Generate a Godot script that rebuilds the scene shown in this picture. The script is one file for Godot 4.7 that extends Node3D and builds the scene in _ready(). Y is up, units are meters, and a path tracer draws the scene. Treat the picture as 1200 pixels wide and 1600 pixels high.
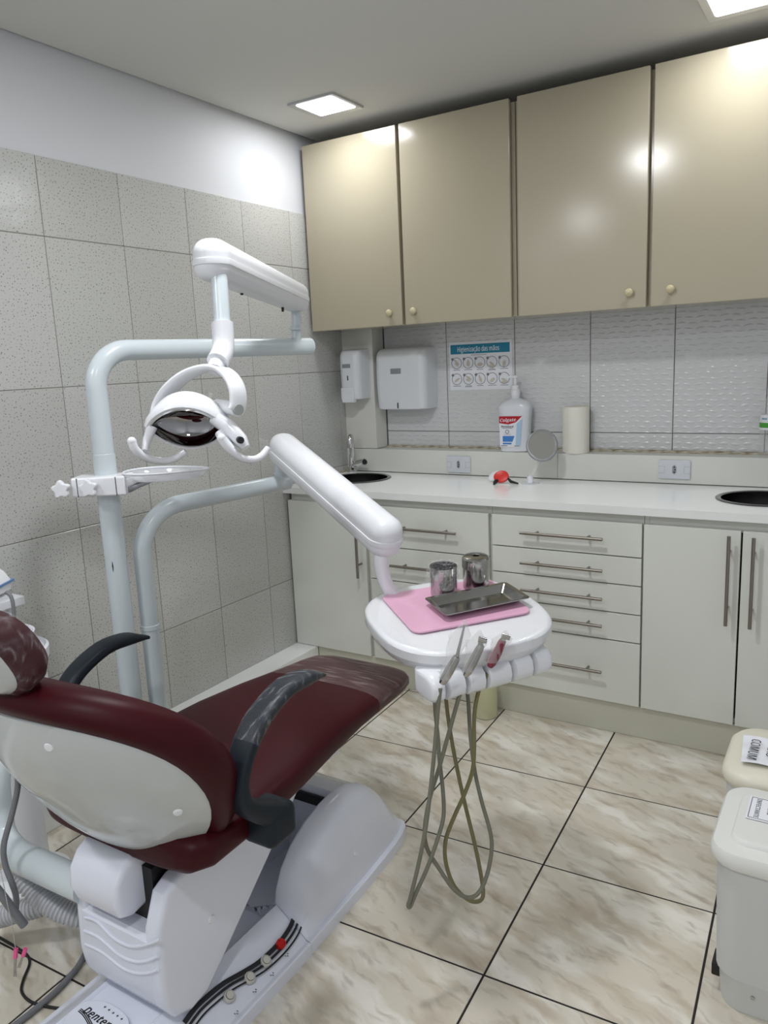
extends Node3D
# A small dental surgery: chair, light, instrument tray, fitted cabinets and tiled walls.

# ---------------------------------------------------------------- mesh builder
class MB:
	var v := PackedVector3Array()
	func tri(a: Vector3, b: Vector3, c: Vector3) -> void:
		v.append(a); v.append(b); v.append(c)
	func quad(a: Vector3, b: Vector3, c: Vector3, d: Vector3) -> void:
		tri(a, b, c); tri(a, c, d)
	func fan(ring: PackedVector3Array, flip: bool) -> void:
		var c := Vector3.ZERO
		for p in ring: c += p
		c /= float(ring.size())
		for i in ring.size():
			var j := (i + 1) % ring.size()
			if flip: tri(c, ring[j], ring[i])
			else: tri(c, ring[i], ring[j])
	func loft(rings: Array, cap0 := true, cap1 := true, closed := true) -> void:
		for k in rings.size() - 1:
			var a: PackedVector3Array = rings[k]
			var b: PackedVector3Array = rings[k + 1]
			var n := a.size()
			for i in (n if closed else n - 1):
				var j := (i + 1) % n
				quad(a[i], a[j], b[j], b[i])
		if cap0: fan(rings[0], true)
		if cap1: fan(rings[rings.size() - 1], false)
	func lathe(prof: Array, n := 24, cap0 := false, cap1 := false) -> void:
		var rings := []
		for p in prof:
			var r := PackedVector3Array()
			for i in n:
				var t := TAU * i / n
				r.append(Vector3(cos(t) * p[0], p[1], -sin(t) * p[0]))
			rings.append(r)
		loft(rings, cap0, cap1)
	func tube(pts: Array, rad, n := 12, cap0 := true, cap1 := true) -> void:
		var rings := []
		var t0: Vector3 = (pts[1] - pts[0]).normalized()
		var u := t0.cross(Vector3.UP)
		if u.length() < 0.1: u = t0.cross(Vector3.RIGHT)
		u = u.normalized()
		for k in pts.size():
			var t: Vector3
			if k == 0: t = (pts[1] - pts[0]).normalized()
			elif k == pts.size() - 1: t = (pts[k] - pts[k - 1]).normalized()
			else: t = ((pts[k + 1] - pts[k]).normalized() + (pts[k] - pts[k - 1]).normalized()).normalized()
			u = (u - t * u.dot(t)).normalized()
			var w := t.cross(u)
			var r: float = rad[k] if rad is Array or rad is PackedFloat32Array else rad
			var ring := PackedVector3Array()
			for i in n:
				var a := TAU * i / n
				ring.append(pts[k] + (u * cos(a) + w * sin(a)) * r)
			rings.append(ring)
		loft(rings, cap0, cap1)
	# flat bar swept along a path; side is kept as the wide axis; size = Array of Vector2 half sizes
	func bar(pts: Array, side: Vector3, size, ex := 4.0, n := 20) -> void:
		var rings := []
		for k in pts.size():
			var t: Vector3
			if k == 0: t = (pts[1] - pts[0]).normalized()
			elif k == pts.size() - 1: t = (pts[k] - pts[k - 1]).normalized()
			else: t = ((pts[k + 1] - pts[k]).normalized() + (pts[k] - pts[k - 1]).normalized()).normalized()
			var s := (side - t * side.dot(t)).normalized()
			var w := t.cross(s)
			var h: Vector2 = size[k] if size is Array else size
			var ring := PackedVector3Array()
			for i in n:
				var a := TAU * i / n
				var x := signf(cos(a)) * pow(absf(cos(a)), 2.0 / ex) * h.x
				var y := signf(sin(a)) * pow(absf(sin(a)), 2.0 / ex) * h.y
				ring.append(pts[k] + s * x + w * y)
			rings.append(ring)
		loft(rings)
	func rbox(c: Vector3, s: Vector3, r := 0.004, n := 2) -> void:
		r = minf(r, minf(s.x, minf(s.y, s.z)) * 0.499)
		var h := s * 0.5 - Vector3(r, r, r)
		var rings := []
		for half in 2:
			for k in n + 1:
				var ph := (-PI / 2 + PI / 2 * k / n) if half == 0 else (PI / 2 * k / n)
				var ring := PackedVector3Array()
				for q in 4:
					for m in n + 1:
						var th := PI / 2 * q + PI / 2 * m / n
						var sx := 1.0 if q == 0 or q == 3 else -1.0
						var sz := -1.0 if q < 2 else 1.0
						ring.append(c + Vector3(sx * h.x + r * cos(ph) * cos(th), (h.y if half else -h.y) + r * sin(ph), sz * h.z - r * cos(ph) * sin(th)))
				rings.append(ring)
		loft(rings)
	func box(c: Vector3, s: Vector3) -> void:
		var h := s * 0.5
		var p := []
		for i in 8: p.append(c + Vector3(h.x if i & 1 else -h.x, h.y if i & 2 else -h.y, h.z if i & 4 else -h.z))
		quad(p[4], p[5], p[7], p[6]); quad(p[1], p[0], p[2], p[3])
		quad(p[5], p[1], p[3], p[7]); quad(p[0], p[4], p[6], p[2])
		quad(p[6], p[7], p[3], p[2]); quad(p[0], p[1], p[5], p[4])
	# polygon (counter-clockwise seen along +w back to the origin) pushed from w0 to w1 with rounded edges; axes: o + u*x + vv*y + w*z
	func prism(poly: PackedVector2Array, w0: float, w1: float, bevel: float, o: Vector3, u: Vector3, vv: Vector3, w: Vector3, steps := 3) -> void:
		var rings := []
		for e in 2:
			for k in steps + 1:
				var a := PI / 2 * k / steps
				var ins := bevel * (1.0 - sin(a)) if e == 0 else bevel * (1.0 - cos(a))
				var z := w0 + bevel * (1.0 - cos(a)) if e == 0 else w1 - bevel * (1.0 - sin(a))
				var q := inset(poly, ins)
				var ring := PackedVector3Array()
				for p in q: ring.append(o + u * p.x + vv * p.y + w * z)
				rings.append(ring)
		# caps by ear clipping, so that hollow outlines work
		loft(rings, false, false)
		var tr := Geometry2D.triangulate_polygon(poly)
		for i in range(0, tr.size(), 3):
			var a: PackedVector3Array = rings[0]
			var b: PackedVector3Array = rings[rings.size() - 1]
			var f := (poly[tr[i + 1]] - poly[tr[i]]).cross(poly[tr[i + 2]] - poly[tr[i]]) > 0.0
			var x: int = tr[i]
			var y: int = tr[i + 1] if f else tr[i + 2]
			var z: int = tr[i + 2] if f else tr[i + 1]
			tri(b[x], b[y], b[z]); tri(a[x], a[z], a[y])
	func inset(poly: PackedVector2Array, d: float) -> PackedVector2Array:
		var out := PackedVector2Array()
		var n := poly.size()
		for i in n:
			var e0 := (poly[i] - poly[(i + n - 1) % n]).normalized()
			var e1 := (poly[(i + 1) % n] - poly[i]).normalized()
			var m := (Vector2(-e0.y, e0.x) + Vector2(-e1.y, e1.x))
			var l := m.length()
			if l < 0.05: out.append(poly[i]); continue
			m /= l
			out.append(poly[i] + m * d / maxf(0.5, m.dot(Vector2(-e0.y, e0.x))))
		return out
	func move(t: Transform3D, from := 0) -> void:
		for i in range(from, v.size()): v[i] = t * v[i]
	func mesh(angle := 38.0, inv := Transform3D.IDENTITY) -> ArrayMesh:
		var keep := PackedVector3Array()
		var fn := PackedVector3Array()
		for i in range(0, v.size(), 3):
			var n := (v[i + 1] - v[i]).cross(v[i + 2] - v[i])
			if n.length_squared() < 1e-20: continue
			keep.append(inv * v[i]); keep.append(inv * v[i + 1]); keep.append(inv * v[i + 2])
			fn.append(inv.basis * n)
		var at := {}
		for i in keep.size():
			var key := Vector3i((keep[i] * 50000.0).round())
			if at.has(key): at[key].append(i / 3)
			else: at[key] = [i / 3]
		var un := PackedVector3Array()
		for n in fn: un.append(n.normalized())
		var lim := cos(deg_to_rad(angle))
		var verts := PackedVector3Array()
		var norms := PackedVector3Array()
		for t in fn.size():
			for c in [0, 2, 1]:
				var p := keep[t * 3 + c]
				var s := Vector3.ZERO
				for f in at[Vector3i((p * 50000.0).round())]:
					if un[f].dot(un[t]) > lim: s += fn[f]
				verts.append(p)
				norms.append(s.normalized() if s.length_squared() > 0.0 else un[t])
		var arr := []
		arr.resize(Mesh.ARRAY_MAX)
		arr[Mesh.ARRAY_VERTEX] = verts
		arr[Mesh.ARRAY_NORMAL] = norms
		var am := ArrayMesh.new()
		am.add_surface_from_arrays(Mesh.PRIMITIVE_TRIANGLES, arr)
		return am

# ---------------------------------------------------------------- scene helpers
var used := {}
var M := {}
var eye: Vector3
var view: Basis
const F := 1207.72            # focal length in pixels of the 1200 x 1600 frame
const TOP := 2.325            # ceiling height
const RIGHT := 2.45           # right wall
const REAR := 3.9             # wall behind the camera
const BACK := -0.14           # tiled wall behind the worktop

func numbered(n: String) -> String:
	used[n] = used.get(n, -1) + 1
	return n if used[n] == 0 else "%s_%03d" % [n, used[n]]
func tag(o: Node, label: String, category: String, group := "") -> void:
	o.set_meta("label", label); o.set_meta("category", category)
	if group: o.set_meta("group", group)
func thing(n: String, label: String, category: String, at_ := Vector3.ZERO, b := Basis.IDENTITY, group := "") -> Node3D:
	var o := Node3D.new()
	o.name = numbered(n)
	add_child(o)
	o.transform = Transform3D(b, at_)
	tag(o, label, category, group)
	return o
func put(parent: Node, n: String, mesh: Mesh, mat: Material, t := Transform3D.IDENTITY) -> MeshInstance3D:
	var o := MeshInstance3D.new()
	var k := 0
	var nm := n
	if parent == self: nm = numbered(n)
	else:
		while parent.has_node(nm):
			k += 1
			nm = "%s_%03d" % [n, k]
	o.name = nm
	o.mesh = mesh
	o.material_override = mat
	o.transform = t
	parent.add_child(o)
	return o
# geometry given in world coordinates, hung under a parent wherever that stands
func part(parent: Node, n: String, mb: MB, mat: Material, angle := 38.0) -> MeshInstance3D:
	var inv: Transform3D = Transform3D.IDENTITY if parent == self else (parent as Node3D).global_transform.affine_inverse()
	return put(parent, n, mb.mesh(angle, inv), mat)
# geometry given in the parent's own axes
func lpart(parent: Node, n: String, mb: MB, mat: Material, angle := 38.0) -> MeshInstance3D:
	return put(parent, n, mb.mesh(angle), mat)
func structure(n: String, mb: MB, mat: Material, label: String, category: String) -> MeshInstance3D:
	var o := put(self, n, mb.mesh(), mat)
	o.set_meta("kind", "structure")
	tag(o, label, category)
	return o
func write(parent: Node, n: String, text: String, size: float, mat: Material, t: Transform3D, bold := false, serif := false) -> MeshInstance3D:
	var tm := TextMesh.new()
	var f := SystemFont.new()
	f.font_names = PackedStringArray(["Droid Serif" if serif else "Droid Sans"])
	f.font_weight = 700 if bold else 400
	tm.font = f
	tm.text = text
	tm.font_size = 64
	tm.pixel_size = size / 46.0     # size = height of a capital letter
	tm.depth = 0.0004
	return put(parent, n, tm, mat, t)

# pixel helpers: a point on the ray of a pixel, at a depth or on a plane
func ray(u: float, v: float) -> Vector3: return view * Vector3((u - 600.0) / F, -(v - 800.0) / F, -1.0)
func at(u: float, v: float, d: float) -> Vector3: return eye + ray(u, v) * d
func ox(u: float, v: float, x: float) -> Vector3:
	var r := ray(u, v)
	return eye + r * ((x - eye.x) / r.x)
func oy(u: float, v: float, y: float) -> Vector3:
	var r := ray(u, v)
	return eye + r * ((y - eye.y) / r.y)
func oz(u: float, v: float, z: float) -> Vector3:
	var r := ray(u, v)
	return eye + r * ((z - eye.z) / r.z)
func on(u: float, v: float, p: Vector3, n: Vector3) -> Vector3:
	var r := ray(u, v)
	return eye + r * ((p - eye).dot(n) / r.dot(n))

func spline(pts: Array, per := 6) -> Array:
	var out := []
	for k in pts.size() - 1:
		var a: Vector3 = pts[maxi(k - 1, 0)]
		var b: Vector3 = pts[k]
		var c: Vector3 = pts[k + 1]
		var d: Vector3 = pts[mini(k + 2, pts.size() - 1)]
		for i in per: out.append(b.cubic_interpolate(c, a, d, float(i) / per))
	out.append(pts[pts.size() - 1])
	return out
func se(n: int, a: float, b: float, ex: float) -> PackedVector2Array:
	var out := PackedVector2Array()
	for i in n:
		var t := TAU * i / n
		out.append(Vector2(signf(cos(t)) * pow(absf(cos(t)), 2.0 / ex) * a, signf(sin(t)) * pow(absf(sin(t)), 2.0 / ex) * b))
	return out
func frame(y: Vector3, hint: Vector3) -> Basis:   # y axis along y, z axis near hint
	y = y.normalized()
	var x := y.cross(hint).normalized()
	return Basis(x, y, x.cross(y))
func rrect(hw: float, hh: float, r: float, n := 5) -> PackedVector2Array:
	var out := PackedVector2Array()
	for q in 4:
		var c := Vector2((hw - r) * (1 if q == 0 or q == 3 else -1), (hh - r) * (1 if q < 2 else -1))
		for k in n + 1:
			var t := PI / 2 * (q + float(k) / n)
			out.append(c + Vector2(cos(t), sin(t)) * r)
	return out

# ---------------------------------------------------------------- materials
func mat(n: String, c: Color, rough := 0.5, metal := 0.0, spec := 0.5) -> StandardMaterial3D:
	var m := StandardMaterial3D.new()
	m.resource_name = n
	m.albedo_color = c
	m.roughness = rough
	m.metallic = metal
	m.metallic_specular = spec
	M[n] = m
	return m
func c8(r: int, g: int, b: int, a := 255) -> Color: return Color8(r, g, b, a)
func noise(s: int, freq: float, oct := 4, type := FastNoiseLite.TYPE_SIMPLEX_SMOOTH) -> FastNoiseLite:
	var f := FastNoiseLite.new()
	f.seed = s
	f.noise_type = type
	f.frequency = freq
	f.fractal_octaves = oct
	return f
func tex(im: Image) -> ImageTexture:
	im.generate_mipmaps()
	return ImageTexture.create_from_image(im)
func film(n: String, a: float, rough: float, c := Color(0.95, 0.95, 0.95)) -> StandardMaterial3D:
	var m := mat(n, Color(c.r, c.g, c.b, a), rough)
	m.transparency = BaseMaterial3D.TRANSPARENCY_ALPHA
	return m
func bump(m: StandardMaterial3D, im: Image, scale: Vector3, cm: float, world := true) -> void:
	m.heightmap_enabled = true
	m.heightmap_texture = tex(im)
	m.heightmap_scale = cm
	m.uv1_triplanar = true
	m.uv1_world_triplanar = world
	m.uv1_scale = scale

func make_materials() -> void:
	mat("ceiling", c8(212, 212, 208), 0.9)
	mat("plaster", c8(214, 216, 220), 0.6)
	mat("grout", c8(138, 134, 126), 0.9)
	mat("grout_dark", c8(112, 110, 106), 0.9)
	mat("floor_grout", c8(40, 36, 34), 0.9)
	mat("pilaster", c8(222, 222, 214), 0.5)
	mat("laminate", c8(224, 226, 219), 0.32)
	mat("worktop", c8(242, 244, 242), 0.18)
	mat("kick", c8(200, 200, 184), 0.5)
	mat("beige", c8(170, 162, 141), 0.17)
	mat("knob", c8(196, 186, 150), 0.3)
	mat("steel", c8(178, 177, 174), 0.16, 1.0)
	mat("handle", c8(150, 144, 136), 0.34, 1.0)
	mat("chrome", c8(214, 214, 214), 0.07, 1.0)
	mat("basin", c8(118, 118, 118), 0.16, 1.0)
	mat("mirror", c8(226, 228, 228), 0.02, 1.0)
	mat("reflector", c8(150, 150, 152), 0.05, 1.0)
	mat("white", c8(232, 234, 238), 0.22)
	mat("white_soft", c8(228, 230, 234), 0.4)
	mat("chair_white", c8(228, 232, 244), 0.18)
	mat("shell", c8(192, 196, 195), 0.1)
	mat("pole", c8(204, 214, 218), 0.24)
	mat("maroon", c8(58, 8, 17), 0.42, 0.0, 0.3)
	mat("navy", c8(26, 34, 42), 0.45, 0.0, 0.35)
	mat("black", c8(14, 14, 15), 0.5)
	mat("dark", c8(30, 30, 33), 0.6)
	mat("red", c8(190, 12, 16), 0.3)
	mat("red_reel", c8(205, 36, 24), 0.35)
	mat("button", c8(206, 204, 196), 0.4)
	mat("print_black", c8(28, 28, 32), 0.6)
	mat("print_grey", c8(120, 122, 128), 0.6)
	mat("paper", c8(236, 238, 244), 0.6)
	mat("teal", c8(22, 128, 158), 0.55)
	mat("skin_print", c8(206, 198, 184), 0.6)
	mat("pink", c8(218, 168, 194), 0.3)
	mat("pink_clip", c8(236, 92, 150), 0.4)
	mat("hose", c8(116, 116, 102), 0.4)
	mat("hose_tan", c8(118, 112, 76), 0.4)
	mat("duct", c8(190, 192, 196), 0.4)
	mat("cable", c8(118, 120, 124), 0.5)
	mat("bin", c8(226, 227, 222), 0.4)
	mat("bin_cream", c8(226, 222, 204), 0.4)
	mat("bin_body", c8(206, 208, 206), 0.45)
	mat("towel", c8(236, 233, 222), 0.95)
	mat("soap_white", c8(226, 229, 233), 0.3)
	mat("label_grey", c8(150, 152, 156), 0.35, 0.3)
	mat("brand_red", c8(186, 16, 36), 0.4)
	mat("brand_blue", c8(62, 132, 206), 0.4)
	mat("pale_blue", c8(176, 206, 232), 0.4)
	mat("green", c8(70, 160, 50), 0.4)
	mat("bottle_white", c8(228, 232, 238), 0.25)
	mat("blue_trim", c8(104, 140, 190), 0.35)
	mat("outlet", c8(216, 220, 226), 0.3)
	mat("outlet_line", c8(150, 154, 160), 0.5)
	mat("handpiece_pink", c8(122, 40, 60), 0.3)
	mat("caulk", c8(150, 140, 112), 0.8)
	mat("screw", c8(180, 184, 180), 0.3, 0.8)
	film("glass_clear", 0.10, 0.05)
	film("acrylic", 0.12, 0.06)
	film("sheet", 0.04, 0.08)
	film("sleeve", 0.17, 0.2)
	film("tray_clear", 0.30, 0.12, Color(0.93, 0.94, 0.97))
	film("jug", 0.55, 0.25, Color(0.88, 0.88, 0.72))
	# crumpled plastic film: clear, glints along its folds painted in as whitish lines
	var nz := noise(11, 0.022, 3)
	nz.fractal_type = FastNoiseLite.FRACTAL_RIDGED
	var crease_glint := Image.create(256, 256, false, Image.FORMAT_RGBA8)
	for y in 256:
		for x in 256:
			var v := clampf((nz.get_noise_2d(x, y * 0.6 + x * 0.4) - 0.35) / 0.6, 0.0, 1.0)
			crease_glint.set_pixel(x, y, Color(0.93, 0.93, 0.95, 0.05 + 0.5 * v * v))
	var ct := tex(crease_glint)
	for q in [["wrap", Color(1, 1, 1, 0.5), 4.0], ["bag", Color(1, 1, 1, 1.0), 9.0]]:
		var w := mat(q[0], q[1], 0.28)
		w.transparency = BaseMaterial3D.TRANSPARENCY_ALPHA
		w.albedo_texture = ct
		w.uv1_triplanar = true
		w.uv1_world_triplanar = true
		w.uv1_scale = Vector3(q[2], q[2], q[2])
	# stretched kitchen film: clear, light glinting off its wrinkles painted as fine whitish streaks
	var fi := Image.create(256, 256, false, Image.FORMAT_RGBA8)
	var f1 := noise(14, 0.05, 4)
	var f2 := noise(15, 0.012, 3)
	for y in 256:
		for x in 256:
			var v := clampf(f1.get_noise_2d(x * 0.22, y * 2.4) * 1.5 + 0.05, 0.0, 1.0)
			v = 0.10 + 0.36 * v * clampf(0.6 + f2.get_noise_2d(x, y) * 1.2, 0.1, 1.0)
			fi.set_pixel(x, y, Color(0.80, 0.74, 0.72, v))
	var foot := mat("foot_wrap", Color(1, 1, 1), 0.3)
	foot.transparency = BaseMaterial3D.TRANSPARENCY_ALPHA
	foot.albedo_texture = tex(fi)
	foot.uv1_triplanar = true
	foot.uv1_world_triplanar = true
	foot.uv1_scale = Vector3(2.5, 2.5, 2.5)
	# lamp diffuser
	var lamp := mat("diffuser", Color(1, 1, 1), 0.6)
	lamp.emission_enabled = true
	lamp.emission = Color(0.97, 0.985, 1.0)
	lamp.emission_energy_multiplier = 3.0
	mat("lamp_frame", c8(196, 198, 200), 0.35, 0.4)

	# floor tile print: beige stone with drawn-out brownish streaks
	var n := 900
	var na := noise(3, 0.013, 5)
	var nb := noise(8, 0.022, 5)
	var nc := noise(21, 0.045, 4)
	var out := PackedByteArray()
	out.resize(n * n * 3)
	var base := Vector3(214, 207, 191)
	var warm := Vector3(178, 162, 140)
	var pale := Vector3(234, 230, 220)
	var k0 := 0
	for y in n:
		for x in n:
			var u := 0.94 * x + 0.34 * y
			var w := -0.34 * x + 0.94 * y
			w += 10.0 * na.get_noise_2d(x * 0.9, y * 0.9)
			var a := na.get_noise_2d(u * 0.34, w)
			var b := nb.get_noise_2d(u * 0.26 + 300.0, w)
			var c := nc.get_noise_2d(u * 0.3, w + 500.0)
			var p := base.lerp(pale, clampf(a * 2.2 + 0.15, 0.0, 1.0))
			p = p.lerp(warm, clampf(b * 1.7 + 0.05, 0.0, 1.0) * 0.55)
			p = p.lerp(Vector3(134, 120, 104), clampf(c * 2.2 - 0.35, 0.0, 1.0) * 0.3)
			out[k0] = int(p.x); out[k0 + 1] = int(p.y); out[k0 + 2] = int(p.z)
			k0 += 3
	var im := Image.create_from_data(n, n, false, Image.FORMAT_RGB8, out)
	var ft := tex(im)
	for k in 9:
		var m := mat("floor_tile_%d" % k, Color(1, 1, 1).darkened(0.012 * (k % 4)), 0.28)
		m.albedo_texture = ft
		m.uv1_triplanar = true
		m.uv1_scale = Vector3(0.66, 0.66, 0.66)
		m.uv1_offset = Vector3(0.18 + 0.32 * (k % 3), 0, 0.18 + 0.32 * (k / 3))

	# left wall tile: pale grey glaze with a scatter of small darker flecks
	var rng := RandomNumberGenerator.new()
	rng.seed = 5
	n = 1024
	im = Image.create(n, n, false, Image.FORMAT_RGB8)
	im.fill(c8(195, 195, 192))
	var cells := 46
	for y in cells:
		for x in cells:
			var px := (x + rng.randf_range(0.1, 0.9)) * n / cells
			var py := (y + rng.randf_range(0.1, 0.9)) * n / cells
			var r := rng.randf_range(1.7, 3.9)
			var shade := rng.randf_range(0.55, 1.0)
			for dy in range(-4, 5):
				for dx in range(-4, 5):
					var d := sqrt(dx * dx + dy * dy)
					if d <= r:
						im.set_pixel(posmod(int(px) + dx, n), posmod(int(py) + dy, n), c8(195, 195, 192).lerp(c8(124, 124, 121), shade))
	var wt := tex(im)
	var waves := noise(31, 0.02, 3).get_seamless_image(256, 256)
	for k in 3:
		var m := mat("wall_tile_%d" % k, [Color(1, 1, 1), Color(0.975, 0.975, 0.97), Color(0.985, 0.99, 0.985)][k], 0.2)
		m.albedo_texture = wt
		bump(m, waves, Vector3(1.9, 1.9, 1.9), 0.06)
		m.uv1_offset = Vector3(0.37 * k, 0.21 * k, 0.11 * k)
	# back wall tile: white glaze pressed with rows of little horizontal waves
	n = 512
	im = Image.create(n, n, false, Image.FORMAT_L8)
	for y in n:
		for x in n:
			var row := y / 32
			var xx := (x + (row % 2) * 32 + int(6.0 * sin(y * 0.1))) % 64
			var dx := (xx - 32) / 26.0
			var dy := ((y % 32) - 16.0 + 3.0 * sin(x * TAU / 128.0)) / 9.0
			var h := maxf(0.0, 1.0 - dx * dx - dy * dy)
			im.set_pixel(x, y, Color(h, h, h))
	var bt := mat("back_tile", c8(214, 215, 216), 0.18)
	bump(bt, im, Vector3(3.0, 3.0, 3.0), 0.16)
	# worn grime on the caulk
	var cn := noise(4, 0.02, 4)
	var cg := NoiseTexture2D.new()
	cg.width = 256; cg.height = 256; cg.seamless = true
	cg.noise = cn
	var ramp := Gradient.new()
	ramp.colors = PackedColorArray([c8(120, 104, 72), c8(176, 168, 146), c8(206, 204, 194)])
	ramp.offsets = PackedFloat32Array([0.25, 0.5, 0.75])
	cg.color_ramp = ramp
	M.caulk.albedo_color = Color(1, 1, 1)
	M.caulk.albedo_texture = cg
	M.caulk.uv1_triplanar = true
	M.caulk.uv1_world_triplanar = true
	M.caulk.uv1_scale = Vector3(4, 30, 30)

# ================================================================ build
func _ready() -> void:
	# camera
	var cam := Camera3D.new()
	cam.name = "camera"
	eye = Vector3(2.1438, 1.3543, 3.0554)
	view = Basis.from_euler(Vector3(-0.1911, 0.5618, -0.0457), EULER_ORDER_YXZ)
	cam.transform = Transform3D(view, eye)
	cam.fov = rad_to_deg(2.0 * atan(800.0 / F))
	cam.near = 0.02
	cam.far = 30.0
	add_child(cam)
	cam.current = true
	# environment: a closed room, lit by its ceiling panels only
	var we := WorldEnvironment.new()
	we.name = "world_environment"
	var env := Environment.new()
	env.background_mode = Environment.BG_COLOR
	env.background_color = Color(0, 0, 0)
	env.tonemap_mode = Environment.TONE_MAPPER_LINEAR
	env.tonemap_exposure = 1.0
	env.sdfgi_enabled = true
	env.ssao_enabled = true
	env.ssil_enabled = true
	we.environment = env
	add_child(we)
	make_materials()
	for p in [Vector2(0.32, 0.44), Vector2(1.77, 0.43), Vector2(1.12, 1.70), Vector2(0.31, 3.20), Vector2(1.80, 3.20)]: ceiling_lamp(p)
	build_shell()
	build_worktop()
	build_base_cabinets()
	build_wall_cabinets()
	build_chair()
	build_light()
	build_instrument_unit()
	build_tray_items()
	build_clamp_tray()
	build_left_unit()
	build_wall_items()
	build_worktop_items()
	build_floor_items()

const LAMP_POWER := 1.0
func ceiling_lamp(p: Vector2) -> void:
	var where := {Vector2(0.32, 0.44): "square ceiling light panel over the corner wash basin", Vector2(1.77, 0.43): "square ceiling light panel over the right-hand wash basin", Vector2(1.12, 1.70): "square ceiling light panel above the instrument tray", Vector2(0.31, 3.20): "square ceiling light panel by the tiled wall behind the chair", Vector2(1.80, 3.20): "square ceiling light panel at the entrance end of the room"}
	var t := thing("ceiling_light", where[p], "ceiling light", Vector3(p.x, TOP, p.y), Basis.IDENTITY, "square ceiling light panels")
	var f := MB.new()
	var o := rrect(0.105, 0.105, 0.004)
	var i := rrect(0.084, 0.084, 0.012)
	var up := func(q: PackedVector2Array, y: float) -> PackedVector3Array:
		var r := PackedVector3Array()
		for k in q: r.append(Vector3(k.x, y, -k.y))
		return r
	f.loft([up.call(i, 0.0), up.call(i, -0.004), up.call(o, -0.008), up.call(o, 0.0)], false, false)
	lpart(t, "frame", f, M.lamp_frame, 20)
	var d := MB.new()
	d.prism(i, -0.006, -0.001, 0.001, Vector3.ZERO, Vector3.RIGHT, Vector3.FORWARD, Vector3.UP)
	lpart(t, "light_diffuser", d, M.diffuser)
	var l := AreaLight3D.new()
	l.name = "light"
	l.area_size = Vector2(0.165, 0.165)
	l.light_color = Color(0.985, 0.99, 1.0)
	l.light_energy = LAMP_POWER * (0.40 if p.y < 1.0 else 1.34 if p.y < 2.0 else 1.15)
	l.area_range = 12.0
	l.shadow_enabled = true
	t.add_child(l)
	l.transform = Transform3D(Basis(Vector3.RIGHT, -PI / 2), Vector3(0, -0.0085, 0))

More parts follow.
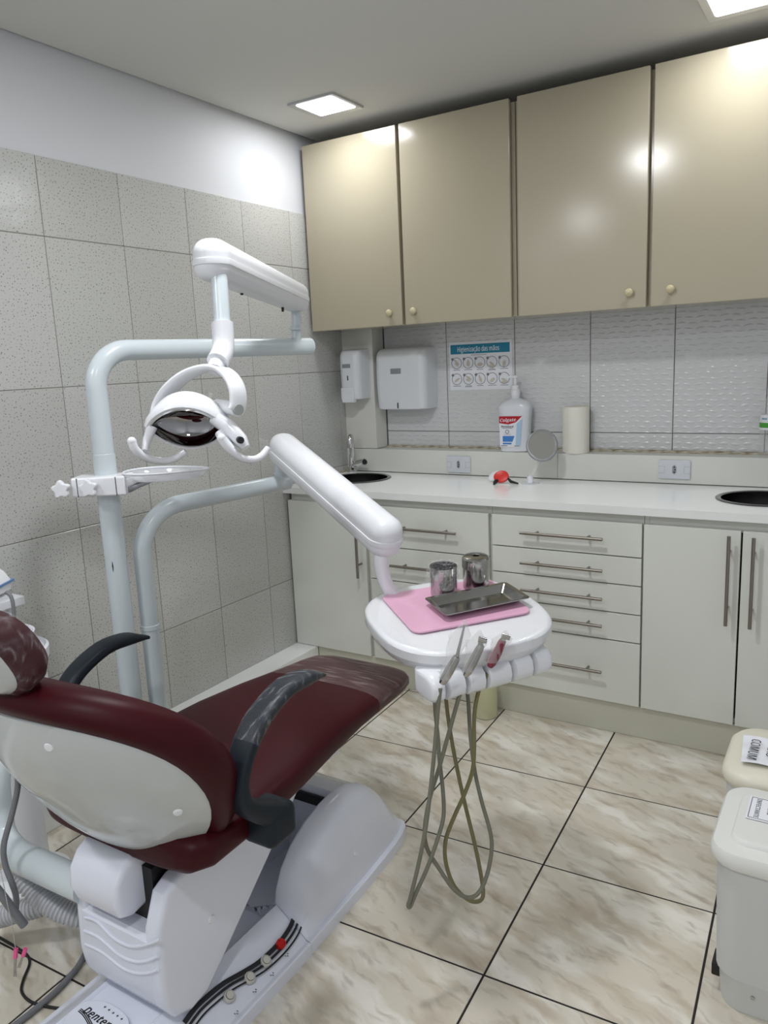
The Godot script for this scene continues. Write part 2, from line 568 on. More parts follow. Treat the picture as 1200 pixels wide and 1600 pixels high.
# ---------------------------------------------------------------- room shell
func build_shell() -> void:
	var mb := MB.new()
	# floor
	mb.box(Vector3((RIGHT - 0.1) / 2, -0.0592, (REAR - 0.25) / 2), Vector3(RIGHT + 0.3, 0.116, REAR + 0.45))
	var fl := structure("floor", mb, M.floor_grout, "beige marbled floor tiles with dark joints", "floor")
	var rot := 0.044
	var ca := cos(rot)
	var sa := sin(rot)
	var room := PackedVector2Array([Vector2(0, BACK), Vector2(RIGHT, BACK), Vector2(RIGHT, REAR), Vector2(0, REAR)])
	var s := 0.4285
	var g := 0.0026
	for i in range(-4, 5):
		for j in range(-4, 9):
			var a0 := (i + 0.5) * s
			var b0 := (j + 0.5) * s
			var mid := Vector2(1.0278 + ca * a0 + sa * b0, 0.8552 - sa * a0 + ca * b0)
			var poly := PackedVector2Array()
			for c in [[g, g], [s - g, g], [s - g, s - g], [g, s - g]]:
				var a: float = i * s + c[0]
				var b: float = j * s + c[1]
				poly.append(Vector2(1.0278 + ca * a + sa * b, 0.8552 - sa * a + ca * b))
			for q in Geometry2D.intersect_polygons(poly, room):
				if q.size() < 3: continue
				var t := MB.new()
				var pl := PackedVector2Array()
				for k in q: pl.append(Vector2(k.x - mid.x, mid.y - k.y))
				if Geometry2D.is_polygon_clockwise(pl): pl.reverse()
				t.prism(pl, -0.006, 0.0, 0.0008, Vector3.ZERO, Vector3.RIGHT, Vector3.FORWARD, Vector3.UP, 1)
				put(fl, "floor_tile", t.mesh(20), M["floor_tile_%d" % posmod(i * 2 + j * 5 + i * j, 9)], Transform3D(Basis.IDENTITY, Vector3(mid.x, 0, mid.y)))
	# ceiling, with a shadow gap along the left wall
	mb = MB.new()
	mb.box(Vector3(0.005 + RIGHT / 2, TOP + 0.05, (REAR + BACK) / 2), Vector3(RIGHT, 0.1, REAR - BACK + 0.1))
	structure("ceiling", mb, M.ceiling, "plain white ceiling with recessed light panels", "ceiling")
	# left wall: plaster above, tiles below
	mb = MB.new()
	mb.box(Vector3(-0.068, 1.25, (REAR + BACK) / 2 - 0.05), Vector3(0.12, 2.7, REAR - BACK + 0.4))
	var wl := structure("wall_left", mb, M.plaster, "left wall tiled in flecked pale grey, painted white above", "wall")
	mb = MB.new()
	mb.box(Vector3(-0.006, 1.002, (REAR + BACK) / 2), Vector3(0.009, 2.003, REAR - BACK))
	part(wl, "grout_bed", mb, M.grout)
	var rows := [0.10, 0.4212, 0.8719, 1.3226, 1.7733, 2.005]
	var shared := {}
	for r in 5:
		var z := 1.5007 - 1.8
		var col := 0
		while z < REAR:
			var z0 := maxf(z, BACK) + 0.0013
			var z1 := minf(z + 0.3, REAR) - 0.0013
			if z1 > z0 + 0.004:
				var key := "%d_%d" % [r, roundi((z1 - z0) * 1000)]
				if not shared.has(key):
					var t := MB.new()
					t.rbox(Vector3.ZERO, Vector3(0.007, rows[r + 1] - rows[r] - 0.0026, z1 - z0), 0.0012, 1)
					shared[key] = t.mesh(20)
				put(wl, "wall_tile", shared[key], M["wall_tile_%d" % posmod(r * 2 + col, 3)], Transform3D(Basis.IDENTITY, Vector3(-0.0035, (rows[r] + rows[r + 1]) / 2, (z0 + z1) / 2)))
			z += 0.3
			col += 1
	# back wall
	mb = MB.new()
	mb.box(Vector3(RIGHT / 2, 1.25, BACK - 0.062), Vector3(RIGHT + 0.4, 2.7, 0.108))
	var wb := structure("wall_back", mb, M.plaster, "back wall in white embossed tiles above the worktop", "wall")
	mb = MB.new()
	mb.box(Vector3(RIGHT / 2, 1.2, BACK - 0.005), Vector3(RIGHT, 0.7, 0.006))
	part(wb, "grout_bed", mb, M.grout_dark)
	shared = {}
	var yr := [0.86, 1.028, 1.53]
	for r in 2:
		for k in range(-1, 6):
			var x0 := maxf(0.5055 + 0.33 * k, 0.0) + 0.0016
			var x1 := minf(0.5055 + 0.33 * (k + 1), RIGHT) - 0.0016
			var key := "%d_%d" % [r, roundi((x1 - x0) * 1000)]
			if not shared.has(key):
				var t := MB.new()
				t.rbox(Vector3.ZERO, Vector3(x1 - x0, yr[r + 1] - yr[r] - 0.003, 0.007), 0.0012, 1)
				shared[key] = t.mesh(20)
			put(wb, "wall_tile", shared[key], M.back_tile, Transform3D(Basis.IDENTITY, Vector3((x0 + x1) / 2, (yr[r] + yr[r + 1]) / 2, BACK - 0.0035)))
	# boxed-in corner
	mb = MB.new()
	mb.rbox(Vector3(0.086, 1.64, -0.09), Vector3(0.172, 1.375, 0.1), 0.004)
	structure("wall_corner", mb, M.pilaster, "off-white boxed corner beside the back wall", "wall")
	# unseen walls that close the room
	mb = MB.new()
	mb.box(Vector3(RIGHT + 0.06, 1.25, (REAR + BACK) / 2), Vector3(0.12, 2.7, REAR - BACK + 0.4))
	structure("wall_right", mb, M.plaster, "plain white wall on the right", "wall")
	mb = MB.new()
	mb.box(Vector3(RIGHT / 2, 1.25, REAR + 0.06), Vector3(RIGHT + 0.4, 2.7, 0.12))
	structure("wall_rear", mb, M.plaster, "plain white wall behind the chair", "wall")
	# raised kerb along the left wall
	mb = MB.new()
	mb.rbox(Vector3(0.057, 0.06, (REAR + 0.435) / 2), Vector3(0.114, 0.12, REAR - 0.435), 0.003)
	structure("baseboard_left", mb, M.worktop, "white raised kerb along the foot of the left wall", "kerb")

# ---------------------------------------------------------------- worktop
func build_worktop() -> void:
	var t := thing("worktop", "long white worktop with upstand along the back wall", "worktop", Vector3(1.2, 0.815, 0.2))
	var c := CSGCombiner3D.new()
	c.name = "slab"
	t.add_child(c)
	var b := CSGBox3D.new()
	b.name = "board"
	b.size = Vector3(RIGHT, 0.027, 0.51)
	b.material = M.worktop
	c.add_child(b)
	b.position = Vector3(RIGHT / 2, 0.8285, 0.215) - t.position
	for s in [SINK1, SINK2]:
		var h := CSGCylinder3D.new()
		h.name = "hole"
		h.operation = CSGShape3D.OPERATION_SUBTRACTION
		h.radius = 0.140
		h.height = 0.1
		h.sides = 64
		h.material = M.worktop
		c.add_child(h)
		h.position = Vector3(s.x, 0.83, s.y) - t.position
	var cuts := [[0.0, 1.0593], [1.0607, RIGHT]]
	for k in cuts:
		var mb := MB.new()
		mb.rbox(Vector3((k[0] + k[1]) / 2, 0.8975, -0.09), Vector3(k[1] - k[0], 0.107, 0.1), 0.0012, 1)
		part(t, "upstand", mb, M.laminate)
	var q := MB.new()
	q.tube([Vector3(0.174, 0.9525, BACK + 0.006), Vector3(RIGHT, 0.9525, BACK + 0.006)], 0.009, 8)
	part(t, "caulk_line", q, M.caulk)
	q = MB.new()
	q.tube([Vector3(0.004, 0.845, -0.038), Vector3(0.002, 0.845, 0.30)], 0.006, 8)
	part(t, "caulk_line", q, M.caulk)
const SINK1 := Vector2(0.198, 0.172)
const SINK2 := Vector2(1.864, 0.19)

# ---------------------------------------------------------------- base cabinets
func bar_handle(parent: Node, c: Vector3, axis: Vector3, length: float) -> void:
	var h := MB.new()
	h.tube([c - axis * length / 2, c + axis * length / 2], 0.0058, 12)
	for s in [-1, 1]:
		var p: Vector3 = c + axis * s * length * 0.315
		h.tube([p, p + Vector3(0, 0, -0.036)], 0.0045, 8)
	part(parent, "handle", h, M.handle)
func front(parent: Node, n: String, x0: float, x1: float, y0: float, y1: float) -> MeshInstance3D:
	var mb := MB.new()
	mb.rbox(Vector3((x0 + x1) / 2, (y0 + y1) / 2, 0.441), Vector3(x1 - x0 - 0.001, y1 - y0 - 0.0016, 0.018), 0.0012, 1)
	return part(parent, n, mb, M.laminate)
func carcass(t: Node, x0: float, x1: float) -> void:
	for q in [["side_panel", x0 + 0.008, 0.4655, 0.19, 0.016, 0.688, 0.474], ["side_panel", x1 - 0.008, 0.4655, 0.19, 0.016, 0.688, 0.474], ["bottom_panel", (x0 + x1) / 2, 0.1295, 0.19, x1 - x0 - 0.033, 0.016, 0.474], ["back_panel", (x0 + x1) / 2, 0.4735, -0.043, x1 - x0 - 0.033, 0.67, 0.006], ["front_rail", (x0 + x1) / 2, 0.79, 0.419, x1 - x0 - 0.033, 0.037, 0.016]]:
		var mb := MB.new()
		mb.box(Vector3(q[1], q[2], q[3]), Vector3(q[4], q[5], q[6]))
		part(t, q[0], mb, M.laminate)
func build_base_cabinets() -> void:
	var o := Vector3(0, 0.121, 0.19)
	var t := thing("base_cabinet", "narrow white base cabinet with one door beside the tiled left wall", "cabinet", o + Vector3(0.2, 0, 0))
	carcass(t, 0.012, 0.4145)
	var d := front(t, "door", 0.0065, 0.4065, 0.121, 0.782)
	bar_handle(d, Vector3(0.382, 0.625, 0.485), Vector3.UP, 0.30)
	t = thing("base_cabinet", "white base cabinet with three drawers between the single door and the five-drawer unit", "cabinet", o + Vector3(0.69, 0, 0))
	carcass(t, 0.4165, 0.969)
	for y in [[0.614, 0.782, 0.702], [0.473, 0.6115, 0.546], [0.121, 0.4705, 0.40]]:
		d = front(t, "drawer", 0.4245, 0.963, y[0], y[1])
		bar_handle(d, Vector3(0.692, y[2], 0.485), Vector3.RIGHT, 0.30)
	t = thing("base_cabinet", "white base cabinet with five drawers and steel bar handles", "cabinet", o + Vector3(1.25, 0, 0))
	carcass(t, 0.971, 1.527)
	for y in [[0.664, 0.782, 0.726], [0.5635, 0.6615, 0.614], [0.460, 0.561, 0.512], [0.3575, 0.4575, 0.414], [0.121, 0.3545, 0.243]]:
		d = front(t, "drawer", 0.977, 1.5255, y[0], y[1])
		bar_handle(d, Vector3(1.252, y[2], 0.485), Vector3.RIGHT, 0.30)
	t = thing("base_cabinet", "white base cabinet with two doors under the right-hand basin", "cabinet", o + Vector3(1.83, 0, 0))
	carcass(t, 1.529, 2.135)
	d = front(t, "door", 1.5312, 1.8305, 0.121, 0.782)
	bar_handle(d, Vector3(1.80, 0.622, 0.485), Vector3.UP, 0.295)
	d = front(t, "door", 1.8355, 2.133, 0.121, 0.782)
	bar_handle(d, Vector3(1.871, 0.622, 0.485), Vector3.UP, 0.295)
	t = thing("base_cabinet", "white base cabinet with one door against the right wall", "cabinet", o + Vector3(2.29, 0, 0))
	carcass(t, 2.137, 2.445)
	d = front(t, "door", 2.138, 2.44, 0.121, 0.782)
	bar_handle(d, Vector3(2.17, 0.622, 0.485), Vector3.UP, 0.295)
	var mb := MB.new()
	mb.rbox(Vector3((0.1145 + RIGHT) / 2, 0.06, 0.20), Vector3(RIGHT - 0.1145, 0.12, 0.472), 0.002, 1)
	var k := structure("baseboard_back", mb, M.kick, "off-white kickboard under the base cabinets", "kickboard")
	k.set_meta("kind", "structure")

# ---------------------------------------------------------------- wall cabinets
func build_wall_cabinets() -> void:
	var y0 := 1.5023
	var y1 := 2.2746
	var labels := ["beige two-door wall cabinet in the corner above the towel dispenser", "beige two-door wall cabinet above the mouthwash bottle and paper towel roll"]
	var doors := [[0.02, 0.4856, 0.43], [0.5003, 0.9664, 0.545], [0.9984, 1.466, 1.412], [1.4822, 1.948, 1.55]]
	for u in 2:
		var xa: float = [0.012, 0.9835][u]
		var xb: float = [0.981, 1.955][u]
		var t := thing("wall_cabinet", labels[u], "cabinet", Vector3((xa + xb) / 2, y0, 0.03), Basis.IDENTITY, "beige wall cabinets")
		var mb := MB.new()
		mb.rbox(Vector3((xa + xb) / 2, (y0 + y1) / 2 - 0.002, 0.024), Vector3(xb - xa, y1 - y0 - 0.012, 0.322), 0.0015, 1)
		part(t, "body", mb, M.beige)
		for k in 2:
			var d: Array = doors[u * 2 + k]
			mb = MB.new()
			mb.rbox(Vector3((d[0] + d[1]) / 2, (y0 + y1) / 2, 0.2), Vector3(d[1] - d[0], y1 - y0, 0.02), 0.0015, 1)
			var o := part(t, "door", mb, M.beige)
			mb = MB.new()
			mb.lathe([[0.006, 0.0], [0.006, 0.008], [0.0135, 0.012], [0.0145, 0.017], [0.012, 0.022], [0.006, 0.025], [0.0, 0.0255]], 18)
			mb.move(Transform3D(Basis(Vector3.RIGHT, PI / 2), Vector3(d[2], 1.5545, 0.209)))
			part(o, "knob", mb, M.knob)
	var t2 := thing("wall_cabinet", "beige single-door wall cabinet against the right wall", "cabinet", Vector3(2.2, y0, 0.03), Basis.IDENTITY, "beige wall cabinets")
	var m2 := MB.new()
	m2.rbox(Vector3(2.2, (y0 + y1) / 2 - 0.002, 0.024), Vector3(0.485, y1 - y0 - 0.012, 0.322), 0.0015, 1)
	part(t2, "body", m2, M.beige)
	m2 = MB.new()
	m2.rbox(Vector3(2.203, (y0 + y1) / 2, 0.2), Vector3(0.47, y1 - y0, 0.02), 0.0015, 1)
	part(t2, "door", m2, M.beige)

# ---------------------------------------------------------------- dental chair
const XC := 0.925
func cushion_ring(z: float, hw: float, yb: float, yt: float, xc: float, off := 0.0, n := 40) -> PackedVector3Array:
	var r := PackedVector3Array()
	for p in se(n, hw + off, (yt - yb) / 2 + off, 3.6): r.append(Vector3(xc + p.x, (yb + yt) / 2 + p.y, z))
	r.reverse()     # travel runs towards -z
	return r
func seat_rings(off := 0.0, zmax := 9.0) -> Array:
	# z, half width, bottom, top, centre
	var st := [[2.195, 0.155, 0.455, 0.475, 0.925], [2.192, 0.19, 0.438, 0.495, 0.925], [2.178, 0.222, 0.427, 0.512, 0.925], [2.14, 0.240, 0.421, 0.520, 0.925], [2.0, 0.243, 0.42, 0.518, 0.918], [1.85, 0.238, 0.422, 0.512, 0.906], [1.7, 0.226, 0.425, 0.508, 0.896], [1.55, 0.208, 0.428, 0.503, 0.896], [1.42, 0.192, 0.43, 0.497, 0.905], [1.32, 0.184, 0.431, 0.491, 0.908], [1.272, 0.172, 0.434, 0.487, 0.908], [1.250, 0.152, 0.440, 0.481, 0.908], [1.242, 0.12, 0.452, 0.470, 0.908]]
	var out := []
	for k in st.size() - 1:
		for i in 3:
			var f := i / 3.0
			var q := []
			for c in 5: q.append(lerpf(st[k][c], st[k + 1][c], f))
			if q[0] <= zmax: out.append(cushion_ring(q[0], q[1], q[2], q[3], q[4], off))
	var l: Array = st[st.size() - 1]
	out.append(cushion_ring(l[0], l[1], l[2], l[3], l[4], off))
	return out

# backrest: s runs up the back, w across, n out of the back
const BA := 0.565
func bk(w: float, s: float, n: float) -> Vector3:
	var bend := -0.613 * w * w + 0.555 * (s - 0.236) * (s - 0.236)
	return Vector3(0.935, 0.426, 2.10) + Vector3(1, 0, 0) * w + Vector3(0, cos(BA), sin(BA)) * s + Vector3(0, -sin(BA), cos(BA)) * (n + bend)
func back_ring(out: float, n: float, cnt := 56) -> PackedVector3Array:
	var r := PackedVector3Array()
	for p in se(cnt, 1, 1, 2.15): r.append(bk((0.256 + out * 0.5) * p.x, 0.236 + (0.236 + out) * p.y, n))
	return r
func chair_dot(parent: Node, p: Vector3, n: Vector3, r: float) -> void:
	var mb := MB.new()
	mb.lathe([[r, -0.003], [r, 0.001], [r * 0.8, 0.003], [0.0, 0.0036]], 16)
	mb.move(Transform3D(frame(n, Vector3(0.3, 0.2, 1)), p))
	part(parent, "cover_cap", mb, M.white)

func build_chair() -> void:
	var t := thing("dental_chair", "maroon dental chair on a white base with buttons, foot end wrapped in film", "dental chair", Vector3(0.93, 0, 1.85))
	# seat
	var mb := MB.new()
	mb.loft(seat_rings())
	var seat := part(t, "seat_cushion", mb, M.maroon, 60)
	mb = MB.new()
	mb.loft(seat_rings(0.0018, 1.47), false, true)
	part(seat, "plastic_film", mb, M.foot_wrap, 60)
	# white tray under the seat
	mb = MB.new()
	mb.rbox(Vector3(0.905, 0.412, 1.86), Vector3(0.34, 0.03, 0.5), 0.012, 3)
	part(t, "seat_support", mb, M.chair_white)
	# backrest cushion
	mb = MB.new()
	var rings := []
	for q in [[-0.10, -0.085], [-0.02, -0.083], [0.015, -0.076], [0.034, -0.06], [0.042, -0.04], [0.038, -0.018], [0.026, -0.004], [0.008, 0.001], [-0.03, 0.0]]: rings.append(back_ring(q[0], q[1]))
	mb.loft(rings)
	var back := part(t, "back_cushion", mb, M.maroon, 60)
	# domed white shell on the back
	mb = MB.new()
	rings = [back_ring(0.0, -0.002)]
	for k in 9:
		var f := 1.0 - k / 9.0
		var rr := PackedVector3Array()
		for p in se(56, 1, 1, 2.15): rr.append(bk(0.256 * p.x * f, 0.236 + 0.236 * p.y * f, 0.006 + 0.08 * (1.0 - pow(f, 2.4))))
		rings.append(rr)
	mb.loft(rings, false, true)
	part(back, "back_shell", mb, M.shell, 60)
	var dome := func(w: float, s: float) -> Vector3:
		var f := sqrt(pow(w / 0.256, 2) + pow((s - 0.236) / 0.236, 2))
		return bk(w, s, 0.006 + 0.08 * (1.0 - pow(f, 2.4)))
	for q in [[0.215, 0.195], [0.10, 0.42], [-0.215, 0.195], [-0.10, 0.42]]:
		var p: Vector3 = dome.call(q[0], q[1])
		var nn: Vector3 = ((dome.call(q[0] + 0.004, q[1]) as Vector3) - p).cross((dome.call(q[0], q[1] + 0.004) as Vector3) - p).normalized()
		chair_dot(back, p, nn, 0.009)
	# headrest
	var hp := func(w: float, s: float, n: float) -> Vector3: return bk(0, 0.578, -0.068) + Vector3(w, 0, 0) + Vector3(0, cos(0.45), sin(0.45)) * s + Vector3(0, -sin(0.45), cos(0.45)) * (n - 1.2 * w * w)
	mb = MB.new()
	rings = []
	for q in [[0.6, -0.05], [0.9, -0.046], [1.0, -0.028], [1.0, -0.006], [0.93, 0.008], [0.80, 0.012], [0.7, 0.010]]:
		var rr := PackedVector3Array()
		for p in se(40, 0.116, 0.086, 2.6): rr.append(hp.call(p.x * q[0], p.y * q[0], q[1]))
		rings.append(rr)
	mb.loft(rings)
	var head := part(t, "headrest", mb, M.maroon, 60)
	mb = MB.new()
	rings = []
	for q in [[0.83, 0.006], [0.83, 0.013], [0.7, 0.021], [0.4, 0.027], [0.05, 0.029]]:
		var rr := PackedVector3Array()
		for p in se(40, 0.116, 0.086, 2.6): rr.append(hp.call(p.x * q[0], p.y * q[0], q[1]))
		rings.append(rr)
	mb.loft(rings, false)
	part(head, "headrest_shell", mb, M.shell, 60)
	mb = MB.new()
	rings = []
	for q in [[0.93, -0.047], [1.02, -0.028], [1.02, -0.005], [0.95, 0.0095], [0.86, 0.016], [0.72, 0.024], [0.2, 0.032]]:
		var rr := PackedVector3Array()
		var kk := 0
		for p in se(40, 0.116, 0.086, 2.6):
			rr.append(hp.call(p.x * q[0] * (1.0 + 0.004 * sin(kk * 2.3)), p.y * q[0] * (1.0 + 0.01 * sin(kk * 1.7)), q[1]))
			kk += 1
		rings.append(rr)
	mb.loft(rings, false, false)
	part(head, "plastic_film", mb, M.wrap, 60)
	mb = MB.new()
	mb.bar([bk(0, 0.40, -0.04), bk(0, 0.5, -0.055), bk(0, 0.56, -0.085)], Vector3.RIGHT, Vector2(0.03, 0.006))
	part(head, "headrest_stem", mb, M.steel)
	# hinge cover between seat and back
	mb = MB.new()
	mb.prism(PackedVector2Array([Vector2(2.10, 0.34), Vector2(2.17, 0.322), Vector2(2.205, 0.316), Vector2(2.232, 0.328), Vector2(2.243, 0.36), Vector2(2.238, 0.40), Vector2(2.218, 0.428), Vector2(2.19, 0.442), Vector2(2.12, 0.44)]), 0.848, 0.992, 0.012, Vector3.ZERO, Vector3.BACK, Vector3.UP, Vector3.RIGHT)
	for i in range(0, mb.v.size(), 3):
		var sw := mb.v[i + 1]
		mb.v[i + 1] = mb.v[i + 2]
		mb.v[i + 2] = sw
	var hinge := part(t, "hinge_cover", mb, M.chair_white)
	chair_dot(hinge, ox(237, 1398, 0.994), Vector3.RIGHT, 0.008)
	# lifting column casing: a wedge with two cheeks
	var cheek := PackedVector2Array([Vector2(2.10, 0.095), Vector2(2.15, 0.088), Vector2(2.19, 0.105), Vector2(2.21, 0.14), Vector2(2.217, 0.19), Vector2(2.212, 0.31), Vector2(2.185, 0.375), Vector2(2.15, 0.392), Vector2(1.95, 0.402), Vector2(1.75, 0.41), Vector2(1.752, 0.388)])
	var mid := PackedVector2Array([Vector2(2.10, 0.096), Vector2(2.15, 0.089), Vector2(2.19, 0.106), Vector2(2.21, 0.141), Vector2(2.217, 0.191), Vector2(2.2145, 0.28), Vector2(2.205, 0.289), Vector2(2.10, 0.292), Vector2(1.90, 0.30), Vector2(1.86, 0.30)])
	mb = MB.new()
	mb.prism(cheek, 1.022, 1.064, 0.012, Vector3.ZERO, Vector3.BACK, Vector3.UP, Vector3.RIGHT)
	mb.prism(cheek, 0.815, 0.850, 0.012, Vector3.ZERO, Vector3.BACK, Vector3.UP, Vector3.RIGHT)
	mb.prism(mid, 0.835, 1.045, 0.003, Vector3.ZERO, Vector3.BACK, Vector3.UP, Vector3.RIGHT)
	for i in range(0, mb.v.size(), 3):
		var sw := mb.v[i + 1]
		mb.v[i + 1] = mb.v[i + 2]
		mb.v[i + 2] = sw
	var casing := part(t, "lift_casing", mb, M.chair_white)
	for rdg in [[[133, 1433], [152, 1440], [177, 1465], [202, 1478], [225, 1477], [250, 1468]], [[132, 1454], [155, 1465], [185, 1491], [210, 1502], [230, 1501], [247, 1494]], [[133, 1475], [160, 1488], [190, 1511], [212, 1520], [232, 1520], [247, 1515]]]:
		var pp := []
		for q in rdg: pp.append(oz(q[0], q[1], 2.2165))
		mb = MB.new()
		mb.tube(spline(pp), 0.0032, 8)
		part(casing, "wave_rib", mb, M.chair_white)
	chair_dot(casing, ox(330, 1436, 1.0635), Vector3.RIGHT, 0.009)
	mb = MB.new()
	mb.box(Vector3(0.936, 0.35, 2.09), Vector3(0.165, 0.12, 0.17))
	part(t, "hinge_block", mb, M.black)
	# armrests
	var pads := [[500, 1053], [488, 1055], [470, 1060], [440, 1078], [405, 1120], [385, 1160], [373, 1200], [370, 1232], [380, 1258], [405, 1268], [430, 1270]]
	var path := []
	for q in pads: path.append(ox(q[0], q[1], 1.19))
	path = spline(path, 4)
	var sz := []
	for k in path.size():
		var f := float(k) / (path.size() - 1)
		sz.append(Vector2(lerpf(0.016, 0.027, smoothstep(0.0, 0.25, f)), lerpf(0.005, 0.014, smoothstep(0.0, 0.2, f)) + 0.012 * smoothstep(0.7, 1.0, f)))
	for side in 2:
		mb = MB.new()
		mb.bar(path, Vector3.RIGHT, sz, 3.2)
		mb.rbox(ox(428, 1284, 1.19) + Vector3(-0.012, 0, 0), Vector3(0.085, 0.075, 0.085), 0.018, 4)
		var fm := MB.new()
		var fp := path.slice(1, 21)
		var fs := []
		for k in fp.size(): fs.append((sz[k + 1] as Vector2) + Vector2(0.0015, 0.0015))
		fm.bar(fp, Vector3.RIGHT, fs, 3.2)
		if side == 1:
			for m in [mb, fm]:
				for i in m.v.size(): m.v[i].x = 2.0 * 0.921 - m.v[i].x
				for i in range(0, m.v.size(), 3):
					var sw: Vector3 = m.v[i + 1]
					m.v[i + 1] = m.v[i + 2]
					m.v[i + 2] = sw
		var arm := part(t, "armrest", mb, M.navy, 50)
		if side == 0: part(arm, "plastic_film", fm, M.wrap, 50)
	# base: side rails with a channel between them, and a domed front
	var xb := 0.935
	var sect := func(z: float, hw: float, h: float, inner: float, floor_y: float) -> PackedVector3Array:
		var r := PackedVector3Array()
		var p := [Vector2(hw + 0.004, 0), Vector2(hw + 0.004, 0.029), Vector2(hw + 0.001, 0.032), Vector2(hw - 0.008, 0.032)]
		for k in range(1, 9):
			var a := PI / 2 * k / 8
			var flat := Vector2(lerpf(hw - 0.008, inner, k / 8.0), lerpf(0.033, h, k / 8.0))
			var bulge := Vector2(inner + (hw - 0.008 - inner) * cos(a), 0.033 + (h - 0.033) * sin(a))
			p.append(flat.lerp(bulge, clampf((h - 0.11) / 0.08, 0.0, 1.0)))
		p.append(Vector2(inner - 0.006, h - 0.004))
		p.append(Vector2(inner - 0.008, minf(floor_y, h - 0.006)))
		for q in p: r.append(Vector3(xb + q.x, q.y, z))
		p.reverse()
		for q in p: r.append(Vector3(xb - q.x, q.y, z))
		r.reverse()
		return r
	mb = MB.new()
	rings = []
	for q in [[2.46, 0.10, 0.04, 0.06, 0.03], [2.445, 0.145, 0.06, 0.07, 0.05], [2.40, 0.17, 0.085, 0.08, 0.08], [2.34, 0.179, 0.094, 0.085, 0.09], [2.12, 0.18, 0.097, 0.085, 0.093], [2.11, 0.18, 0.097, 0.085, 0.05], [2.0, 0.18, 0.097, 0.085, 0.045], [1.832, 0.179, 0.097, 0.085, 0.045]]: rings.append(sect.call(q[0], q[1], q[2], q[3], q[4]))
	mb.loft(rings)
	var base := part(t, "base", mb, M.chair_white, 35)
	mb = MB.new()
	rings = []
	for q in [[1.830, 0.178, 0.10], [1.822, 0.178, 0.135], [1.80, 0.177, 0.175], [1.76, 0.176, 0.213], [1.70, 0.174, 0.243], [1.64, 0.172, 0.258], [1.585, 0.17, 0.264]]: rings.append(sect.call(q[0], q[1], q[2], 0.085, 0.05))
	rings.append(sect.call(1.58, 0.17, 0.264, 0.085, 0.262))
	for q in [[1.53, 0.167, 0.255], [1.47, 0.163, 0.228], [1.41, 0.158, 0.18], [1.36, 0.15, 0.125], [1.325, 0.14, 0.075], [1.31, 0.13, 0.045], [1.305, 0.12, 0.037]]: rings.append(sect.call(q[0], q[1], q[2], 0.085, 0.3))
	mb.loft(rings)
	var shroud := part(t, "base_shroud", mb, M.chair_white, 36)
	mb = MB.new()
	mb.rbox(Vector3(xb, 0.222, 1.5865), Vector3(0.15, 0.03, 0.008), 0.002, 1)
	part(shroud, "gap_shade", mb, M.black)  # black strip painting the shade of the gap below the hump top
	chair_dot(shroud, Vector3(xb + 0.158, 0.115, 1.60), Vector3(0.9, 0.35, 0), 0.007)
	# buttons and printed stripes on the right rail
	var pn := Vector3(0.53, 0.848, 0).normalized()
	var pp0 := Vector3(xb + 0.13, 0.0705, 2.0)
	for q in [[438, 1476, 1], [415, 1502, 0], [390, 1528, 0], [358, 1557, 0]]:
		var p := on(q[0], q[1], pp0, pn)
		mb = MB.new()
		mb.lathe([[0.0125, -0.003], [0.0125, 0.004], [0.011, 0.006], [0.0095, 0.0062], [0.0085, 0.0045], [0.0085, 0.0075], [0.0, 0.008]] if q[2] == 0 else [[0.0115, -0.003], [0.0115, 0.007], [0.010, 0.0095], [0.007, 0.0095], [0.006, 0.008], [0.0, 0.008]], 20)
		mb.move(Transform3D(frame(pn, Vector3.BACK), p))
		var bt := part(base, "push_button", mb, M.red if q[2] else M.button)
		if q[2] == 0:
			mb = MB.new()
			mb.lathe([[0.0093, 0.0058], [0.0093, 0.0068], [0.0078, 0.0068], [0.0078, 0.0058]], 20)
			mb.move(Transform3D(frame(pn, Vector3.BACK), p))
			part(bt, "button_ring", mb, M.print_black)
		else: bt.set_meta("label", "red emergency stop button")
	for off in [[0, 0, 4.6], [9, 4, 2.6], [16, 9, 1.8]]:
		mb = MB.new()
		var line := []
		for q in [[462, 1424], [455, 1445], [444, 1463], [428, 1482], [405, 1503], [380, 1519], [350, 1536], [325, 1556], [305, 1575], [288, 1598]]: line.append(on(q[0] + off[0] * 0.8, q[1] + off[1] * 1.2, pp0 + pn * 0.0006, pn))
		mb.bar(spline(line, 4), Vector3(0.848, -0.53, 0.3), Vector2(off[2] * 0.0011, 0.0006), 4.0, 8)
		part(base, "printed_stripe", mb, M.print_black)
	for q in [[448, 1492], [425, 1522], [398, 1548], [369, 1582]]:
		mb = MB.new()
		var p := on(q[0], q[1], pp0 + pn * 0.0005, pn)
		for k in 3: mb.box(p + Vector3(0.0, 0, 0.004 * (k - 1)) + Vector3(0.848, -0.53, 0) * 0.003 * (k % 2), Vector3(0.004, 0.0008, 0.002))
		part(base, "printed_symbol", mb, M.print_grey)
	# maker's name on an oval pad of the rear deck
	mb = MB.new()
	mb.prism(se(40, 0.072, 0.048, 2.4), 0.085, 0.0995, 0.0025, Vector3(0.925, 0, 2.272), Vector3.RIGHT, Vector3.FORWARD, Vector3.UP)
	var pad := part(base, "name_pad", mb, M.chair_white)
	write(pad, "lettering", "Dentemed", 0.0165, M.print_black, Transform3D(Basis(Vector3(1, 0, 0.02), Vector3(0.22, 0, -1), Vector3.UP), Vector3(0.934, 0.0998, 2.262) - t.position), true)
	for k in 5:
		mb = MB.new()
		var p := Vector3(0.908 + 0.0135 * k, 0.0998, 2.237 + 0.0008 * k)
		mb.box(p, Vector3(0.005, 0.0006, 0.0012)); mb.box(p, Vector3(0.0012, 0.0006, 0.005))
		part(pad, "printed_star", mb, M.print_black)
